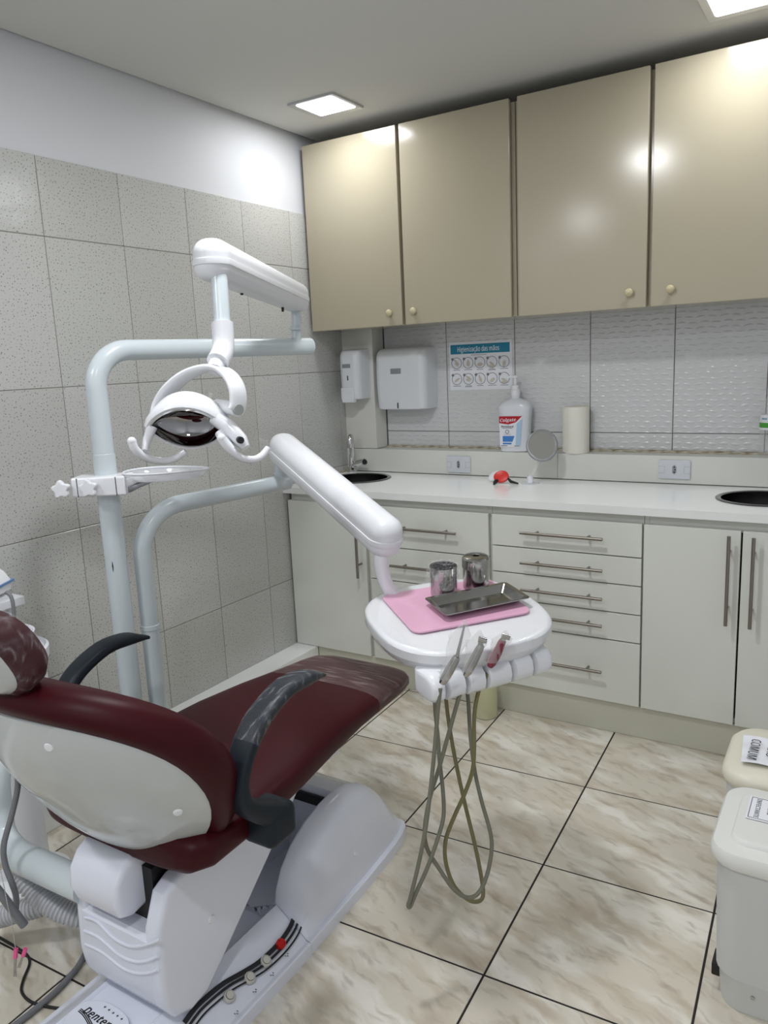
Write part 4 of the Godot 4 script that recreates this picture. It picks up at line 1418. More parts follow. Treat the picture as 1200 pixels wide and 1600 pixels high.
# ---------------------------------------------------------------- spittoon unit, cables and the device on the far left
func build_left_unit() -> void:
	var cp := at(-4, 992, 2.0)
	var t := thing("spittoon_unit", "white spittoon unit with cup stand and pipe support behind the chair headrest", "spittoon", Vector3(cp.x, 0, cp.z))
	var mb := MB.new()
	var y := cp.y
	mb.lathe([[0.03, y - 0.09], [0.07, y - 0.085], [0.082, y - 0.06], [0.0865, y - 0.005], [0.089, y], [0.0865, y + 0.001], [0.083, y - 0.005], [0.075, y - 0.05], [0.05, y - 0.07], [0.0, y - 0.073]], 40)
	mb.move(Transform3D(Basis.IDENTITY, Vector3(cp.x, 0, cp.z)))
	part(t, "bowl", mb, M.white)
	mb = MB.new()
	mb.lathe([[0.09, 0.45], [0.105, 0.46], [0.105, y - 0.075], [0.116, y - 0.072], [0.118, y - 0.045], [0.112, y - 0.040], [0.108, y - 0.050], [0.09, y - 0.06], [0.03, y - 0.07]], 40, true)
	mb.move(Transform3D(Basis.IDENTITY, Vector3(cp.x, 0, cp.z)))
	part(t, "stand_body", mb, M.white_soft)
	# support pipe: down from the unit, then across to the chair
	var p := [at(-6, 1130, 1.80), at(-6, 1200, 1.80), at(-4, 1270, 1.78), at(4, 1310, 1.76), at(28, 1336, 1.72), at(60, 1352, 1.68), at(100, 1370, 1.63), at(134, 1385, 1.60)]
	mb = MB.new()
	mb.tube(spline([Vector3(cp.x + 0.02, 0.47, cp.z)] + p.slice(1), 5), 0.033, 24)
	part(t, "support_pipe", mb, M.pole, 60)
	mb = MB.new()
	mb.lathe([[0.0, 0.0], [0.10, 0.0], [0.10, 0.015], [0.05, 0.025], [0.045, 0.47]], 28)
	mb.move(Transform3D(Basis.IDENTITY, Vector3(cp.x, 0, cp.z)))
	part(t, "foot_column", mb, M.white_soft)

	# corrugated ducts
	var duct := func(n: String, label: String, pts: Array, r: float) -> void:
		var sp := spline(pts, 60)
		var len := 0.0
		var rad := []
		var keep := []
		var last: Vector3 = sp[0]
		for q in sp:
			len += last.distance_to(q)
			last = q
			keep.append(q)
			rad.append(r * (1.0 + 0.09 * signf(sin(len / 0.0085 * TAU)) * pow(absf(sin(len / 0.0085 * TAU)), 0.6)))
		var m := MB.new()
		m.tube(keep, rad, 14)
		var o := part(self, n, m, M.duct, 60)
		tag(o, label, "hose", "corrugated hoses behind the chair base")
	duct.call("corrugated_hose", "grey corrugated hose curving down under the white support pipe", [at(28, 1352, 1.74), at(42, 1378, 1.72), at(62, 1400, 1.71), at(90, 1420, 1.70), at(118, 1430, 1.70), at(150, 1432, 1.71)], 0.023)
	duct.call("corrugated_hose", "grey corrugated hose lying on the floor behind the chair base", [at(-30, 1440, 1.86), at(0, 1433, 1.86), at(30, 1424, 1.86), at(62, 1416, 1.86), at(90, 1400, 1.88), at(112, 1392, 1.90)], 0.024)
	var cable := func(n: String, label: String, pts: Array, r: float, m: Material) -> void:
		var k := MB.new()
		k.tube(spline(pts, 6), r, 10)
		tag(part(self, n, k, m, 60), label, "cable")
	cable.call("power_cable", "thin black cable looping over the floor tiles beside the chair base", [oy(-20, 1455, 0.004), oy(0, 1465, 0.004), oy(25, 1480, 0.004), oy(42, 1492, 0.004), oy(46, 1506, 0.004), oy(36, 1532, 0.004), oy(34, 1550, 0.004), oy(48, 1565, 0.004), oy(75, 1573, 0.004), oy(104, 1577, 0.004)], 0.0032, M.black)
	cable.call("supply_hose", "thick grey hose crossing the floor behind the chair base", [oy(150, 1455, 0.012), oy(128, 1500, 0.008), oy(110, 1525, 0.008), oy(80, 1556, 0.008), oy(45, 1585, 0.008), oy(20, 1604, 0.008)], 0.007, M.cable)
	cable.call("suction_hose", "grey hose hanging down in front of the support pipe", [at(20, 1195, 1.66), at(27, 1212, 1.66), at(27, 1235, 1.66), at(18, 1275, 1.65), at(6, 1320, 1.64), at(8, 1350, 1.64), at(18, 1378, 1.64), at(25, 1400, 1.66), at(25, 1422, 1.68)], 0.0062, M.cable)
	cable.call("suction_hose", "grey suction hose end slanting across the corrugated hoses", [at(-20, 1372, 1.62), at(0, 1395, 1.62), at(20, 1422, 1.63), at(38, 1446, 1.64)], 0.009, M.cable)
	# bib chain with two pink clips
	var ch := thing("bib_chain", "beaded bib chain with two pink clips hanging by the chair base", "bib chain", at(24, 1490, 1.6))
	mb = MB.new()
	var beads := spline([at(-6, 1335, 1.6), at(4, 1375, 1.6), at(12, 1415, 1.6), at(18, 1440, 1.6), at(24, 1480, 1.6)], 14)
	for k in beads:
		var s0 := mb.v.size()
		mb.lathe([[0.0, -0.0016], [0.0016, 0.0], [0.0, 0.0016]], 6)
		mb.move(Transform3D(Basis.IDENTITY, k), s0)
	mb.tube(beads, 0.0006, 5)
	part(ch, "bead_string", mb, M.chrome)
	for q in [[25, 1482, 24, 1497, 22, 1526], [40, 1482, 36, 1494, 28, 1512]]:
		var a := at(q[0], q[1], 1.6)
		var b := at(q[2], q[3], 1.6)
		var c := at(q[4], q[5], 1.6)
		mb = MB.new()
		mb.bar([a, b], view.x, Vector2(0.0038, 0.004))
		var cl := part(ch, "pink_clip", mb, M.pink_clip)
		mb = MB.new()
		mb.bar([b, c], view.x, [Vector2(0.0024, 0.003), Vector2(0.0014, 0.001)])
		mb.bar([b, c + view.x * 0.004], view.x, [Vector2(0.0012, 0.002), Vector2(0.001, 0.001)])
		part(cl, "metal_jaw", mb, M.steel)

	# small stand with the scaler unit at the frame's edge
	var sh := at(-34, 938, 2.15)
	t = thing("equipment_stand", "small white stand beside the tiled wall under the scaler unit", "stand", Vector3(sh.x, 0, sh.z))
	mb = MB.new()
	mb.rbox(sh + Vector3(0, -0.012, 0), Vector3(0.17, 0.024, 0.17), 0.003)
	part(t, "shelf", mb, M.white_soft)
	for sx in [-1, 1]:
		for sz in [-1, 1]:
			mb = MB.new()
			mb.box(Vector3(sh.x + sx * 0.055, (sh.y - 0.02) / 2, sh.z + sz * 0.055), Vector3(0.018, sh.y - 0.02, 0.018))
			part(t, "leg", mb, M.white_soft)
	t = thing("scaler_unit", "white scaler unit with a blue edge on the small stand", "dental device", sh, Basis(Vector3.UP, 0.5))
	mb = MB.new()
	mb.prism(PackedVector2Array([Vector2(-0.06, 0.012), Vector2(0.06, 0.012), Vector2(0.068, 0.035), Vector2(-0.068, 0.045)]), -0.07, 0.07, 0.006, Vector3.ZERO, Vector3.RIGHT, Vector3.UP, Vector3.BACK)
	var bd := lpart(t, "body", mb, M.white)
	mb = MB.new()
	mb.prism(PackedVector2Array([Vector2(-0.071, 0.042), Vector2(0.070, 0.034), Vector2(0.071, 0.041), Vector2(-0.071, 0.05)]), -0.073, 0.073, 0.002, Vector3.ZERO, Vector3.RIGHT, Vector3.UP, Vector3.BACK)
	lpart(bd, "blue_edge", mb, M.blue_trim)
	mb = MB.new()
	mb.prism(PackedVector2Array([Vector2(-0.068, 0.048), Vector2(0.067, 0.04), Vector2(0.05, 0.066), Vector2(0.02, 0.088), Vector2(-0.06, 0.10)]), -0.066, 0.066, 0.008, Vector3.ZERO, Vector3.RIGHT, Vector3.UP, Vector3.BACK)
	lpart(bd, "cover", mb, M.white)
	mb = MB.new()
	mb.tube([Vector3(0.045, 0.02, 0.072), Vector3(0.045, 0.02, 0.066)], 0.012, 16)
	lpart(bd, "socket", mb, M.black)
	for sx in [-0.045, 0.045]:
		mb = MB.new()
		mb.box(Vector3(sx, 0.006, 0.04), Vector3(0.03, 0.012, 0.03))
		lpart(bd, "rubber_foot", mb, M.black)
	cable.call("scaler_cable", "grey cable dropping from the scaler unit behind the headrest", [at(9, 925, 2.03), at(17, 932, 2.03), at(21, 950, 2.03), at(23, 990, 2.04), at(24, 1040, 2.06)], 0.0052, M.cable)

# ---------------------------------------------------------------- things on the back wall
func build_wall_items() -> void:
	# soap dispenser on the boxed corner
	var t := thing("soap_dispenser", "white soap dispenser with push lever on the boxed corner", "soap dispenser", Vector3(0.108, 1.19, -0.04))
	var body := func(w: float, h: float, d: float, o: Vector3, taper: float) -> MB:
		var m := MB.new()
		var rings := []
		for q in [[0.0, 0.90, 0.86], [0.004, 0.96, 0.93], [0.02, 0.985, 0.96], [0.25, 1.0, 1.0], [0.6, 1.0, 1.0], [0.85, 0.99, 0.985], [0.93, 0.97, 0.93], [0.975, 0.93, 0.82], [0.995, 0.88, 0.68], [1.0, 0.82, 0.58]]:
			var r := PackedVector3Array()
			var tp: float = 1.0 - taper * (1.0 - q[0])
			for p in rrect(w / 2 * q[1] * tp, d, d * 0.28, 5):
				# only the half in front of the wall; the back edge stays flat
				r.append(o + Vector3(p.x, h * q[0], maxf(0.0, p.y * q[2])))
			r.reverse()
			rings.append(r)
		m.loft(rings)
		return m
	part(t, "cover", body.call(0.112, 0.228, 0.105, Vector3(0.100, 1.192, -0.04), 0.06), M.soap_white, 40)
	var mb := MB.new()
	mb.prism(PackedVector2Array([Vector2(-0.029, 0.0), Vector2(0.029, 0.0), Vector2(0.034, 0.02), Vector2(0.034, 0.068), Vector2(-0.034, 0.068), Vector2(-0.034, 0.02)]), -0.02, 0.012, 0.004, Vector3(0.095, 1.178, 0.062), Vector3.RIGHT, Vector3.UP, Vector3.BACK)
	part(t, "push_lever", mb, M.white)
	mb = MB.new()
	mb.rbox(Vector3(0.097, 1.29, 0.0652), Vector3(0.006, 0.022, 0.002), 0.001, 1)
	part(t, "level_window", mb, M.black)
	mb = MB.new()
	mb.rbox(Vector3(0.092, 1.345, 0.0652), Vector3(0.045, 0.018, 0.002), 0.0008, 1)
	part(t, "name_plate", mb, M.label_grey)
	# towel dispenser
	t = thing("towel_dispenser", "large white paper towel dispenser on the back wall tiles", "towel dispenser", Vector3(0.33, 1.13, BACK))
	part(t, "cover", body.call(0.268, 0.278, 0.125, Vector3(0.322, 1.138, BACK), 0.02), M.soap_white, 40)
	mb = MB.new()
	mb.rbox(Vector3(0.312, 1.157, -0.0155), Vector3(0.006, 0.026, 0.002), 0.001, 1)
	part(t, "level_window", mb, M.black)
	mb = MB.new()
	mb.rbox(Vector3(0.308, 1.312, -0.0142), Vector3(0.055, 0.024, 0.002), 0.0008, 1)
	part(t, "name_plate", mb, M.label_grey)
	# hand-washing sheet
	t = thing("hygiene_poster", "printed hand-washing sheet with a teal heading taped to the tiles", "poster", Vector3(0.672, 1.215, BACK))
	mb = MB.new()
	mb.box(Vector3(0.672, 1.321, BACK + 0.0006), Vector3(0.302, 0.212, 0.0008))
	part(t, "sheet", mb, M.paper)
	mb = MB.new()
	mb.box(Vector3(0.670, 1.3955, BACK + 0.0012), Vector3(0.286, 0.041, 0.0006))
	part(t, "heading_band", mb, M.teal)
	write(t, "heading", "Higienização das mãos", 0.0185, M.paper, Transform3D(Basis.from_scale(Vector3(0.78, 1.15, 1)), Vector3(0.663, 1.3945, BACK + 0.0016) - t.position))
	var icon := MB.new()
	var hand := MB.new()
	var caps := MB.new()
	var num := MB.new()
	for k in 10:
		var c := Vector3(0.556 + 0.0575 * (k % 5), 1.335 - 0.071 * (k / 5), BACK + 0.0012)
		var s0 := icon.v.size()
		icon.lathe([[0.0255, 0.0], [0.0255, 0.0006], [0.0232, 0.0006], [0.0232, 0.0]], 24)
		icon.move(Transform3D(Basis(Vector3.RIGHT, PI / 2), c), s0)
		for h in 3:
			s0 = hand.v.size()
			hand.lathe([[0.0, 0.0004], [0.0075, 0.0002], [0.0075, 0.0]], 10)
			hand.move(Transform3D(Basis(Vector3.FORWARD, 0.7 + k) * Basis(Vector3.RIGHT, PI / 2) * Basis.from_scale(Vector3(1.7, 1, 0.62)), c + Vector3(0.004 * sin(k * 2.0 + h * 2.1), -0.006 + 0.007 * h * cos(k), 0.0001 * h)), s0)
		s0 = num.v.size()
		num.lathe([[0.0062, 0.0], [0.0062, 0.0009], [0.0, 0.0009]], 14)
		num.move(Transform3D(Basis(Vector3.RIGHT, PI / 2), c + Vector3(-0.020, 0.018, 0)), s0)
		caps.box(c + Vector3(0, -0.0305, 0), Vector3(0.034 + 0.006 * sin(k * 1.7), 0.0022, 0.0005))
		if k == 6 or k == 3: caps.box(c + Vector3(0, -0.0345, 0), Vector3(0.036, 0.0022, 0.0005))
	caps.box(Vector3(0.665, 1.3685, BACK + 0.0012), Vector3(0.075, 0.002, 0.0005))
	part(t, "picture_ring", icon, M.print_grey)
	part(t, "picture", hand, M.skin_print)
	part(t, "picture_number", num, M.print_grey)
	part(t, "caption_line", caps, M.print_grey)
	# sockets in the upstand
	for q in [[0.6045, 0.891, "white power socket plate near the corner basin"], [1.5275, 0.899, "white power socket plate near the right-hand basin"]]:
		t = thing("power_socket", q[2], "socket", Vector3(q[0], q[1], -0.04), Basis.IDENTITY, "power sockets in the upstand")
		mb = MB.new()
		mb.prism(rrect(0.059, 0.0372, 0.007), 0.0, 0.008, 0.003, Vector3.ZERO, Vector3.RIGHT, Vector3.UP, Vector3.BACK)
		lpart(t, "plate", mb, M.outlet)
		mb = MB.new()
		for sx in [-1, 1]:
			mb.box(Vector3(sx * 0.047, 0.012, 0.0081), Vector3(0.022, 0.0008, 0.0004))
			mb.box(Vector3(sx * 0.047, -0.014, 0.0081), Vector3(0.022, 0.0008, 0.0004))
			mb.box(Vector3(sx * 0.036, -0.001, 0.0081), Vector3(0.0008, 0.026, 0.0004))
		lpart(t, "plate_seam", mb, M.outlet_line)
		mb = MB.new()
		mb.prism(PackedVector2Array([Vector2(-0.0075, -0.012), Vector2(0.0, -0.0185), Vector2(0.0075, -0.012), Vector2(0.0075, 0.012), Vector2(0.0, 0.0185), Vector2(-0.0075, 0.012)]), 0.0078, 0.0088, 0.0003, Vector3.ZERO, Vector3.RIGHT, Vector3.UP, Vector3.BACK)
		var oc := lpart(t, "outlet", mb, M.outlet_line)
		for dy in [-0.0095, 0.0, 0.0095]:
			mb = MB.new()
			mb.tube([Vector3(0.0025 if dy == 0.0 else 0.0, dy, 0.0085), Vector3(0.0025 if dy == 0.0 else 0.0, dy, 0.0092)], 0.0028, 10)
			lpart(oc, "pin_hole", mb, M.black)

# ---------------------------------------------------------------- things on the worktop
func build_worktop_items() -> void:
	var y := 0.842
	for k in 2:
		var s: Vector2 = [SINK1, SINK2][k]
		var t := thing("wash_basin", ["small round steel basin sunk in the corner under the tap", "round steel basin sunk in the worktop by the spray bottle"][k], "wash basin", Vector3(s.x, y, s.y), Basis.IDENTITY, "round steel basins")
		var mb := MB.new()
		mb.lathe([[0.0, -0.128], [0.07, -0.126], [0.115, -0.11], [0.133, -0.08], [0.137, -0.02], [0.137, 0.0], [0.142, 0.0008], [0.152, 0.0005], [0.152, 0.002], [0.148, 0.0045], [0.140, 0.0048], [0.134, 0.002], [0.1345, -0.02], [0.130, -0.078], [0.113, -0.107], [0.07, -0.1225], [0.0, -0.124]], 56)
		lpart(t, "bowl", mb, M.basin, 50)
		mb = MB.new()
		mb.lathe([[0.028, -0.1235], [0.028, -0.120], [0.024, -0.119], [0.018, -0.122], [0.0, -0.122]], 24)
		lpart(t, "drain", mb, M.chrome)
	# tap
	var t := thing("basin_tap", "chrome swan-neck tap with side lever behind the corner basin", "tap", Vector3(0.055, y, 0.005), Basis.from_scale(Vector3(1.12, 1.04, 1.12)))
	var mb := MB.new()
	mb.lathe([[0.0, 0.0], [0.022, 0.0], [0.022, 0.006], [0.017, 0.010], [0.017, 0.022], [0.014, 0.025], [0.014, 0.046], [0.012, 0.05], [0.011, 0.075], [0.010, 0.08]], 20)
	lpart(t, "tap_body", mb, M.chrome)
	mb = MB.new()
	mb.tube(spline([Vector3(0.004, 0.07, 0), Vector3(0.004, 0.125, 0), Vector3(0.010, 0.158, 0.012), Vector3(0.018, 0.170, 0.026), Vector3(0.024, 0.160, 0.040), Vector3(0.025, 0.135, 0.044)], 6), 0.0108, 14)
	mb.tube([Vector3(0.025, 0.138, 0.044), Vector3(0.025, 0.120, 0.044)], 0.0115, 14)
	lpart(t, "spout", mb, M.chrome, 60)
	mb = MB.new()
	mb.tube([Vector3(0.008, 0.032, 0.004), Vector3(0.042, 0.044, 0.015)], 0.010, 16)
	mb.tube([Vector3(0.042, 0.044, 0.015), Vector3(0.082, 0.054, 0.026)], 0.0165, 18)
	lpart(t, "lever", mb, M.chrome)
	mb = MB.new()
	mb.tube([Vector3(0.0815, 0.0539, 0.0259), Vector3(0.084, 0.0546, 0.0266)], 0.0125, 18)
	lpart(t, "lever_cap", mb, M.dark)
	# mouthwash bottle
	t = thing("mouthwash_bottle", "large clear pump bottle of mouthwash with red and blue label on the upstand", "bottle", Vector3(0.862, 0.9513, -0.078), Basis(Vector3.UP, 0.12))
	mb = MB.new()
	var rings := []
	for q in [[0.0, 0.058, 0.036], [0.004, 0.064, 0.041], [0.03, 0.0655, 0.043], [0.09, 0.063, 0.041], [0.15, 0.067, 0.043], [0.185, 0.071, 0.044], [0.2, 0.068, 0.042], [0.213, 0.055, 0.035], [0.222, 0.034, 0.026], [0.228, 0.019, 0.019], [0.25, 0.0175, 0.0175]]:
		var r := PackedVector3Array()
		for p in se(44, q[1], q[2], lerpf(3.4, 2.0, smoothstep(0.2, 0.23, q[0]))): r.append(Vector3(p.x, q[0], -p.y))
		rings.append(r)
	mb.loft(rings)
	var bt := lpart(t, "bottle", mb, M.bottle_white, 45)
	mb = MB.new()
	mb.lathe([[0.020, 0.236], [0.020, 0.262], [0.0165, 0.264], [0.0165, 0.282], [0.006, 0.283], [0.006, 0.312], [0.013, 0.313], [0.013, 0.323], [0.0, 0.325]], 22)
	mb.bar([Vector3(0.004, 0.318, 0), Vector3(-0.02, 0.319, 0.004), Vector3(-0.036, 0.313, 0.007)], Vector3.BACK, [Vector2(0.0065, 0.006), Vector2(0.006, 0.005), Vector2(0.005, 0.0035)])
	lpart(t, "pump", mb, M.white)
	var lab := func(n: String, poly: PackedVector2Array, z: float, m: Material) -> void:
		# follows the shallow curve of the bottle's front
		var q := MB.new()
		var tri := Geometry2D.triangulate_polygon(poly)
		for i in range(0, tr_size(tri), 3):
			var a: Vector2 = poly[tri[i]]
			var b: Vector2 = poly[tri[i + 1]]
			var c: Vector2 = poly[tri[i + 2]]
			q.tri(Vector3(a.x, a.y, z), Vector3(b.x, b.y, z), Vector3(c.x, c.y, z))
		if q.v.size() >= 3 and (q.v[1] - q.v[0]).cross(q.v[2] - q.v[0]).z < 0:
			for i in range(0, q.v.size(), 3):
				var s := q.v[i + 1]
				q.v[i + 1] = q.v[i + 2]
				q.v[i + 2] = s
		lpart(bt, n, q, m)
	lab.call("label_sheet", PackedVector2Array([Vector2(-0.058, 0.022), Vector2(0.030, 0.022), Vector2(0.040, 0.155), Vector2(-0.061, 0.155)]), 0.0447, M.paper)
	lab.call("label_red", PackedVector2Array([Vector2(-0.0605, 0.125), Vector2(-0.02, 0.119), Vector2(0.012, 0.128), Vector2(0.040, 0.154), Vector2(-0.061, 0.154)]), 0.0450, M.brand_red)
	lab.call("label_pale", PackedVector2Array([Vector2(0.010, 0.03), Vector2(0.030, 0.026), Vector2(0.0385, 0.142), Vector2(0.016, 0.122)]), 0.0450, M.pale_blue)
	lab.call("label_blue", PackedVector2Array([Vector2(-0.046, 0.045), Vector2(-0.004, 0.045), Vector2(0.006, 0.070), Vector2(-0.046, 0.070)]), 0.0452, M.brand_blue)
	lab.call("label_blue", PackedVector2Array([Vector2(-0.046, 0.034), Vector2(-0.008, 0.034), Vector2(-0.007, 0.041), Vector2(-0.046, 0.041)]), 0.0452, M.brand_blue)
	write(bt, "lettering", "Colgate", 0.0135, M.paper, Transform3D(Basis(Vector3(1, 0.04, 0), Vector3(0.15, 1, 0), Vector3.BACK), Vector3(-0.022, 0.138, 0.0455)), true, true)
	write(bt, "lettering", "PerioGard", 0.008, M.print_black, Transform3D(Basis.IDENTITY, Vector3(-0.025, 0.110, 0.0452)), true)
	mb = MB.new()
	mb.lathe([[0.0085, 0.0], [0.0085, 0.0004], [0.006, 0.0004], [0.006, 0.0]], 18)
	mb.move(Transform3D(Basis(Vector3.RIGHT, PI / 2), Vector3(-0.026, 0.088, 0.0451)))
	mb.box(Vector3(-0.026, 0.103, 0.0452), Vector3(0.045, 0.0018, 0.0003))
	mb.box(Vector3(-0.026, 0.0765, 0.0452), Vector3(0.03, 0.0014, 0.0003))
	mb.box(Vector3(-0.04, 0.028, 0.0452), Vector3(0.028, 0.003, 0.0003))
	mb.box(Vector3(0.015, 0.027, 0.0452), Vector3(0.022, 0.003, 0.0003))
	lpart(bt, "printed_lines", mb, M.print_grey)
	# paper towel roll
	t = thing("paper_towel_roll", "off-white roll of paper towels standing on the upstand", "paper roll", Vector3(1.130, 0.9513, -0.079))
	mb = MB.new()
	mb.lathe([[0.018, 0.0], [0.049, 0.0], [0.0505, 0.002], [0.0505, 0.188], [0.049, 0.19], [0.018, 0.19], [0.018, 0.002]], 48)
	lpart(t, "roll", mb, M.towel)
	mb = MB.new()
	var flap := []
	for k in 10:
		var a := 2.2 + 0.08 * k
		flap.append(Vector3(cos(a) * (0.0508 + 0.0009 * k), 0, sin(a) * (0.0508 + 0.0009 * k)))
	for k in 9: mb.quad(flap[k] + Vector3(0, 0.003, 0), flap[k + 1] + Vector3(0, 0.003, 0), flap[k + 1] + Vector3(0, 0.186, 0), flap[k] + Vector3(0, 0.186, 0))
	lpart(t, "loose_end", mb, M.towel)
	# round mirror on a clear stand
	t = thing("table_mirror", "round mirror on a clear stand on the worktop", "mirror", Vector3(0.995, y, 0.09))
	var mc := oz(847, 696, 0.085)
	var mn := (Vector3(0.36, 0.42, 0.85)).normalized()
	var mb2 := frame(mn, Vector3.UP)
	mb = MB.new()
	mb.lathe([[0.060, -0.006], [0.066, -0.005], [0.0685, 0.0], [0.066, 0.005], [0.060, 0.006], [0.058, 0.004], [0.058, -0.004], [0.060, -0.006]], 44)
	mb.move(Transform3D(mb2 * Basis.from_scale(Vector3(0.92, 1, 1.0)), mc))
	part(t, "mirror_frame", mb, M.label_grey, 60)
	mb = MB.new()
	mb.lathe([[0.0, -0.003], [0.059, -0.003], [0.059, 0.002], [0.0, 0.002]], 44)
	mb.move(Transform3D(mb2 * Basis.from_scale(Vector3(0.92, 1, 1.0)), mc))
	part(t, "mirror_glass", mb, M.mirror, 20)
	var foot := Vector3(0.992, y, 0.095)
	var down := mc - mb2.z * 0.0 - Vector3(0.012, 0.066, -0.0)
	mb = MB.new()
	mb.tube([down, foot + Vector3(0.004, 0.03, 0)], [0.0085, 0.0075], 12)
	part(t, "stem", mb, M.acrylic)
	mb = MB.new()
	mb.lathe([[0.0, 0.0], [0.038, 0.0], [0.038, 0.003], [0.012, 0.005], [0.011, 0.03], [0.0125, 0.033], [0.0, 0.034]], 30)
	mb.move(Transform3D(Basis.IDENTITY, foot))
	part(t, "stand_foot", mb, M.tray_clear)
	mb = MB.new()
	mb.lathe([[0.0, 0.003], [0.013, 0.003], [0.013, 0.028], [0.009, 0.031], [0.0, 0.031]], 20)
	mb.move(Transform3D(Basis.IDENTITY, foot))
	part(t, "stem_socket", mb, M.white)
	# two badge reels
	for k in 2:
		var c: Vector3 = [Vector3(0.878, y + 0.028, 0.125), Vector3(0.835, y + 0.0255, 0.095)][k]
		t = thing("badge_reel", ["red disc reel with black clip leaning on a white one", "white disc reel lying behind the red one on the worktop"][k], "badge reel", c)
		var nn: Vector3 = [Vector3(0.10, 0.55, 0.8), Vector3(-0.35, 0.75, 0.5)][k]
		var fb := frame(nn, Vector3.UP)
		mb = MB.new()
		mb.lathe([[0.0, -0.005], [0.029, -0.005], [0.032, -0.002], [0.032, 0.002], [0.029, 0.005], [0.0, 0.006]], 32)
		mb.move(Transform3D(fb * Basis.from_scale(Vector3(1.0, 1, 0.86)), c))
		part(t, "disc", mb, [M.red_reel, M.white][k], 50)
		mb = MB.new()
		if k == 0:
			mb.bar([c + Vector3(-0.012, -0.012, 0.018), c + Vector3(-0.014, -0.020, 0.032), c + Vector3(-0.010, -0.0245, 0.052)], Vector3(0.9, 0, 0.3), [Vector2(0.007, 0.005), Vector2(0.008, 0.005), Vector2(0.004, 0.0015)])
			part(t, "clip", mb, M.black)
			mb = MB.new()
			mb.bar([c + Vector3(0.026, -0.004, -0.004), c + Vector3(0.045, -0.018, 0.006), c + Vector3(0.078, -0.023, 0.012)], Vector3(0.1, 0.3, 0.9), [Vector2(0.005, 0.004), Vector2(0.007, 0.006), Vector2(0.005, 0.003)])
			part(t, "clip", mb, M.black)
		else:
			mb.rbox(c + Vector3(-0.004, -0.016, 0.016), Vector3(0.02, 0.008, 0.014), 0.003, 2)
			part(t, "clip", mb, M.white)
	# spray bottle at the right
	t = thing("spray_bottle", "clear plastic bottle with a green and white label on the upstand by the right-hand basin", "bottle", Vector3(1.848, 0.951, -0.09))
	mb = MB.new()
	mb.lathe([[0.0, 0.0], [0.034, 0.0], [0.0365, 0.003], [0.0365, 0.13], [0.034, 0.16], [0.022, 0.20], [0.014, 0.22], [0.014, 0.235]], 36)
	bt = lpart(t, "bottle", mb, M.acrylic, 45)
	mb = MB.new()
	mb.lathe([[0.0369, 0.10], [0.0369, 0.128], [0.0352, 0.154]], 36)
	lpart(bt, "label_sheet", mb, M.paper, 45)
	mb = MB.new()
	mb.lathe([[0.0372, 0.108], [0.0372, 0.126]], 36)
	lpart(bt, "label_green", mb, M.green, 45)
	mb = MB.new()
	mb.lathe([[0.016, 0.225], [0.016, 0.25], [0.010, 0.252], [0.010, 0.275], [0.0, 0.276]], 20)
	mb.bar([Vector3(0.0, 0.285, -0.012), Vector3(0.0, 0.288, 0.02), Vector3(0.0, 0.284, 0.045)], Vector3.RIGHT, [Vector2(0.012, 0.012), Vector2(0.011, 0.012), Vector2(0.008, 0.008)])
	mb.bar([Vector3(0, 0.277, 0.028), Vector3(0, 0.255, 0.034), Vector3(0, 0.238, 0.028)], Vector3.RIGHT, [Vector2(0.006, 0.004), Vector2(0.006, 0.003), Vector2(0.006, 0.002)])
	lpart(t, "spray_head", mb, M.white)
	write(bt, "lettering", "nov", 0.009, M.teal, Transform3D(Basis(Vector3.UP, -0.55), Vector3(-0.0185, 0.141, 0.0312)), true)
func tr_size(a: PackedInt32Array) -> int: return a.size()

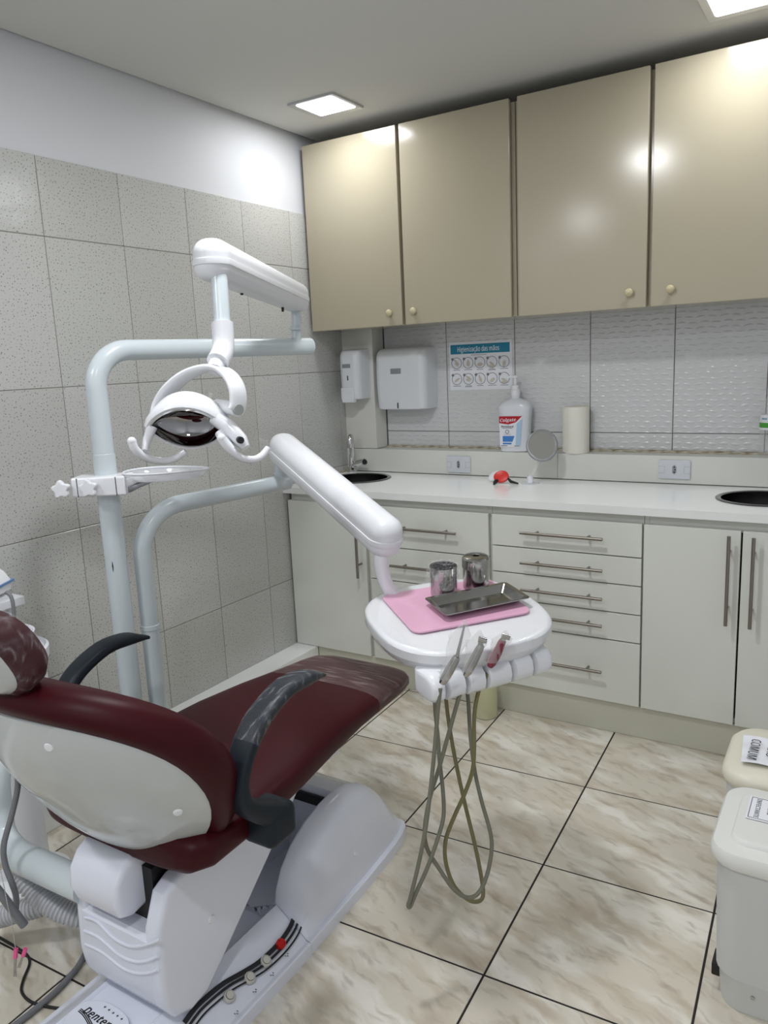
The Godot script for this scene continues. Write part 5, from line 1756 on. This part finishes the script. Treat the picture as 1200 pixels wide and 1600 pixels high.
# ---------------------------------------------------------------- things on the floor
func build_floor_items() -> void:
	for k in 2:
		var z0: float = [1.275, 0.965][k]
		var labels := ["white lidded waste bin marked INFECTANTE beside the cream one", "cream waste bin marked COMUM beside the right-hand cabinet doors"]
		var W := 0.30
		var Dp := 0.285
		var c := Vector3([1.925, 1.898][k] + W / 2, 0, z0 + Dp / 2)
		var t := thing("waste_bin", labels[k], "waste bin", c, Basis.IDENTITY, "lidded waste bins")
		var lm: Material = [M.bin, M.bin_cream][k]
		var ring := func(sx: float, sz: float, y: float, r: float) -> PackedVector3Array:
			var o := PackedVector3Array()
			for p in rrect(W / 2 * sx, Dp / 2 * sz, r, 6): o.append(Vector3(p.x, y, -p.y))
			return o
		var mb := MB.new()
		mb.loft([ring.call(0.80, 0.78, 0.0, 0.045), ring.call(0.82, 0.80, 0.008, 0.05), ring.call(0.84, 0.83, 0.075, 0.05), ring.call(0.875, 0.87, 0.083, 0.05), ring.call(0.92, 0.92, 0.345, 0.05)])
		lpart(t, "bucket", mb, M.bin_body, 45)
		mb = MB.new()
		mb.loft([ring.call(0.90, 0.90, 0.335, 0.05), ring.call(0.97, 0.97, 0.338, 0.055), ring.call(1.0, 1.0, 0.348, 0.055), ring.call(0.995, 0.995, 0.363, 0.055), ring.call(0.96, 0.96, 0.372, 0.05), ring.call(0.76, 0.72, 0.3745, 0.03), ring.call(0.745, 0.70, 0.382, 0.03), ring.call(0.72, 0.67, 0.3845, 0.03)] if k == 0 else [ring.call(0.90, 0.90, 0.335, 0.06), ring.call(0.97, 0.97, 0.338, 0.07), ring.call(1.0, 1.0, 0.350, 0.07), ring.call(0.985, 0.985, 0.366, 0.07), ring.call(0.90, 0.90, 0.378, 0.06), ring.call(0.6, 0.6, 0.3835, 0.05)])
		var lid := lpart(t, "lid", mb, lm, 45)
		mb = MB.new()
		mb.rbox(Vector3(-W / 2 * 0.83 - 0.004, 0.05, 0.05), Vector3(0.024, 0.03, 0.05), 0.003)
		lpart(t, "pedal", mb, M.black)
		if k == 0:
			mb = MB.new()
			mb.tube([Vector3(-0.055, 0.05, Dp / 2 * 0.815), Vector3(-0.055, 0.05, Dp / 2 * 0.84)], 0.004, 10)
			lpart(t, "rivet", mb, M.steel)
		# printed paper taped to the lid; its lines run across the lid
		var turned := Basis(Vector3.BACK, Vector3.RIGHT, Vector3.UP)
		if k == 0:
			mb = MB.new()
			mb.rbox(Vector3(-0.020, 0.3868, -0.030), Vector3(0.15, 0.0016, 0.092), 0.0005, 1)
			var pp := lpart(lid, "paper_label", mb, M.paper)
			mb = MB.new()
			for q in [[-0.0905, 0, 0.0012, 0.084], [0.0505, 0, 0.0012, 0.084]]: mb.box(Vector3(q[0], 0.3878, -0.030), Vector3(q[2], 0.0004, q[3]))
			for s in [-1, 1]: mb.box(Vector3(-0.020, 0.3878, -0.030 + s * 0.0415), Vector3(0.142, 0.0004, 0.0012))
			lpart(pp, "printed_border", mb, M.print_black)
			write(pp, "lettering", "INFECTANTE", 0.0092, M.print_grey, Transform3D(turned, Vector3(-0.076, 0.3878, -0.030)), true)
			write(pp, "lettering", "LIXO", 0.0115, M.print_grey, Transform3D(turned, Vector3(-0.052, 0.3878, -0.030)), true)
		else:
			mb = MB.new()
			var n := 12
			for i in n:
				for j in n:
					var pt := func(a: int, b: int) -> Vector3: return Vector3(-0.118 + 0.21 * a / n + 0.012 * b / n, 0.3895 + 0.0024 * sin(a * 0.9 + b * 0.5) + 0.002 * cos(b * 1.1), -0.045 + 0.14 * b / n - 0.012 * a / n)
					mb.quad(pt.call(i, j), pt.call(i, j + 1), pt.call(i + 1, j + 1), pt.call(i + 1, j))
			var pp := lpart(lid, "paper_label", mb, M.paper, 60)
			write(pp, "lettering", "COMUM", 0.021, M.print_black, Transform3D(turned, Vector3(-0.086, 0.3942, 0.026)), false)
			write(pp, "lettering", "LIXO", 0.021, M.print_black, Transform3D(turned, Vector3(-0.048, 0.3942, 0.020)), false)
			mb = MB.new()
			mb.box(Vector3(-0.004, 0.3942, 0.042), Vector3(0.004, 0.0006, 0.02))
			mb.box(Vector3(-0.012, 0.3942, 0.006), Vector3(0.002, 0.0006, 0.016))
			lpart(pp, "printed_border", mb, M.print_black)
	# translucent jug under the tray
	var t := thing("plastic_jug", "cloudy yellowish plastic jug on the floor by the kickboard under the tray", "jug", Vector3(0.965, 0, 0.515))
	var mb := MB.new()
	mb.lathe([[0.0, 0.0], [0.040, 0.0], [0.046, 0.006], [0.046, 0.13], [0.043, 0.16], [0.03, 0.185], [0.018, 0.195]], 30)
	lpart(t, "jug_body", mb, M.jug, 45)
	mb = MB.new()
	mb.lathe([[0.020, 0.19], [0.020, 0.212], [0.0, 0.213]], 20)
	lpart(t, "cap", mb, M.white)
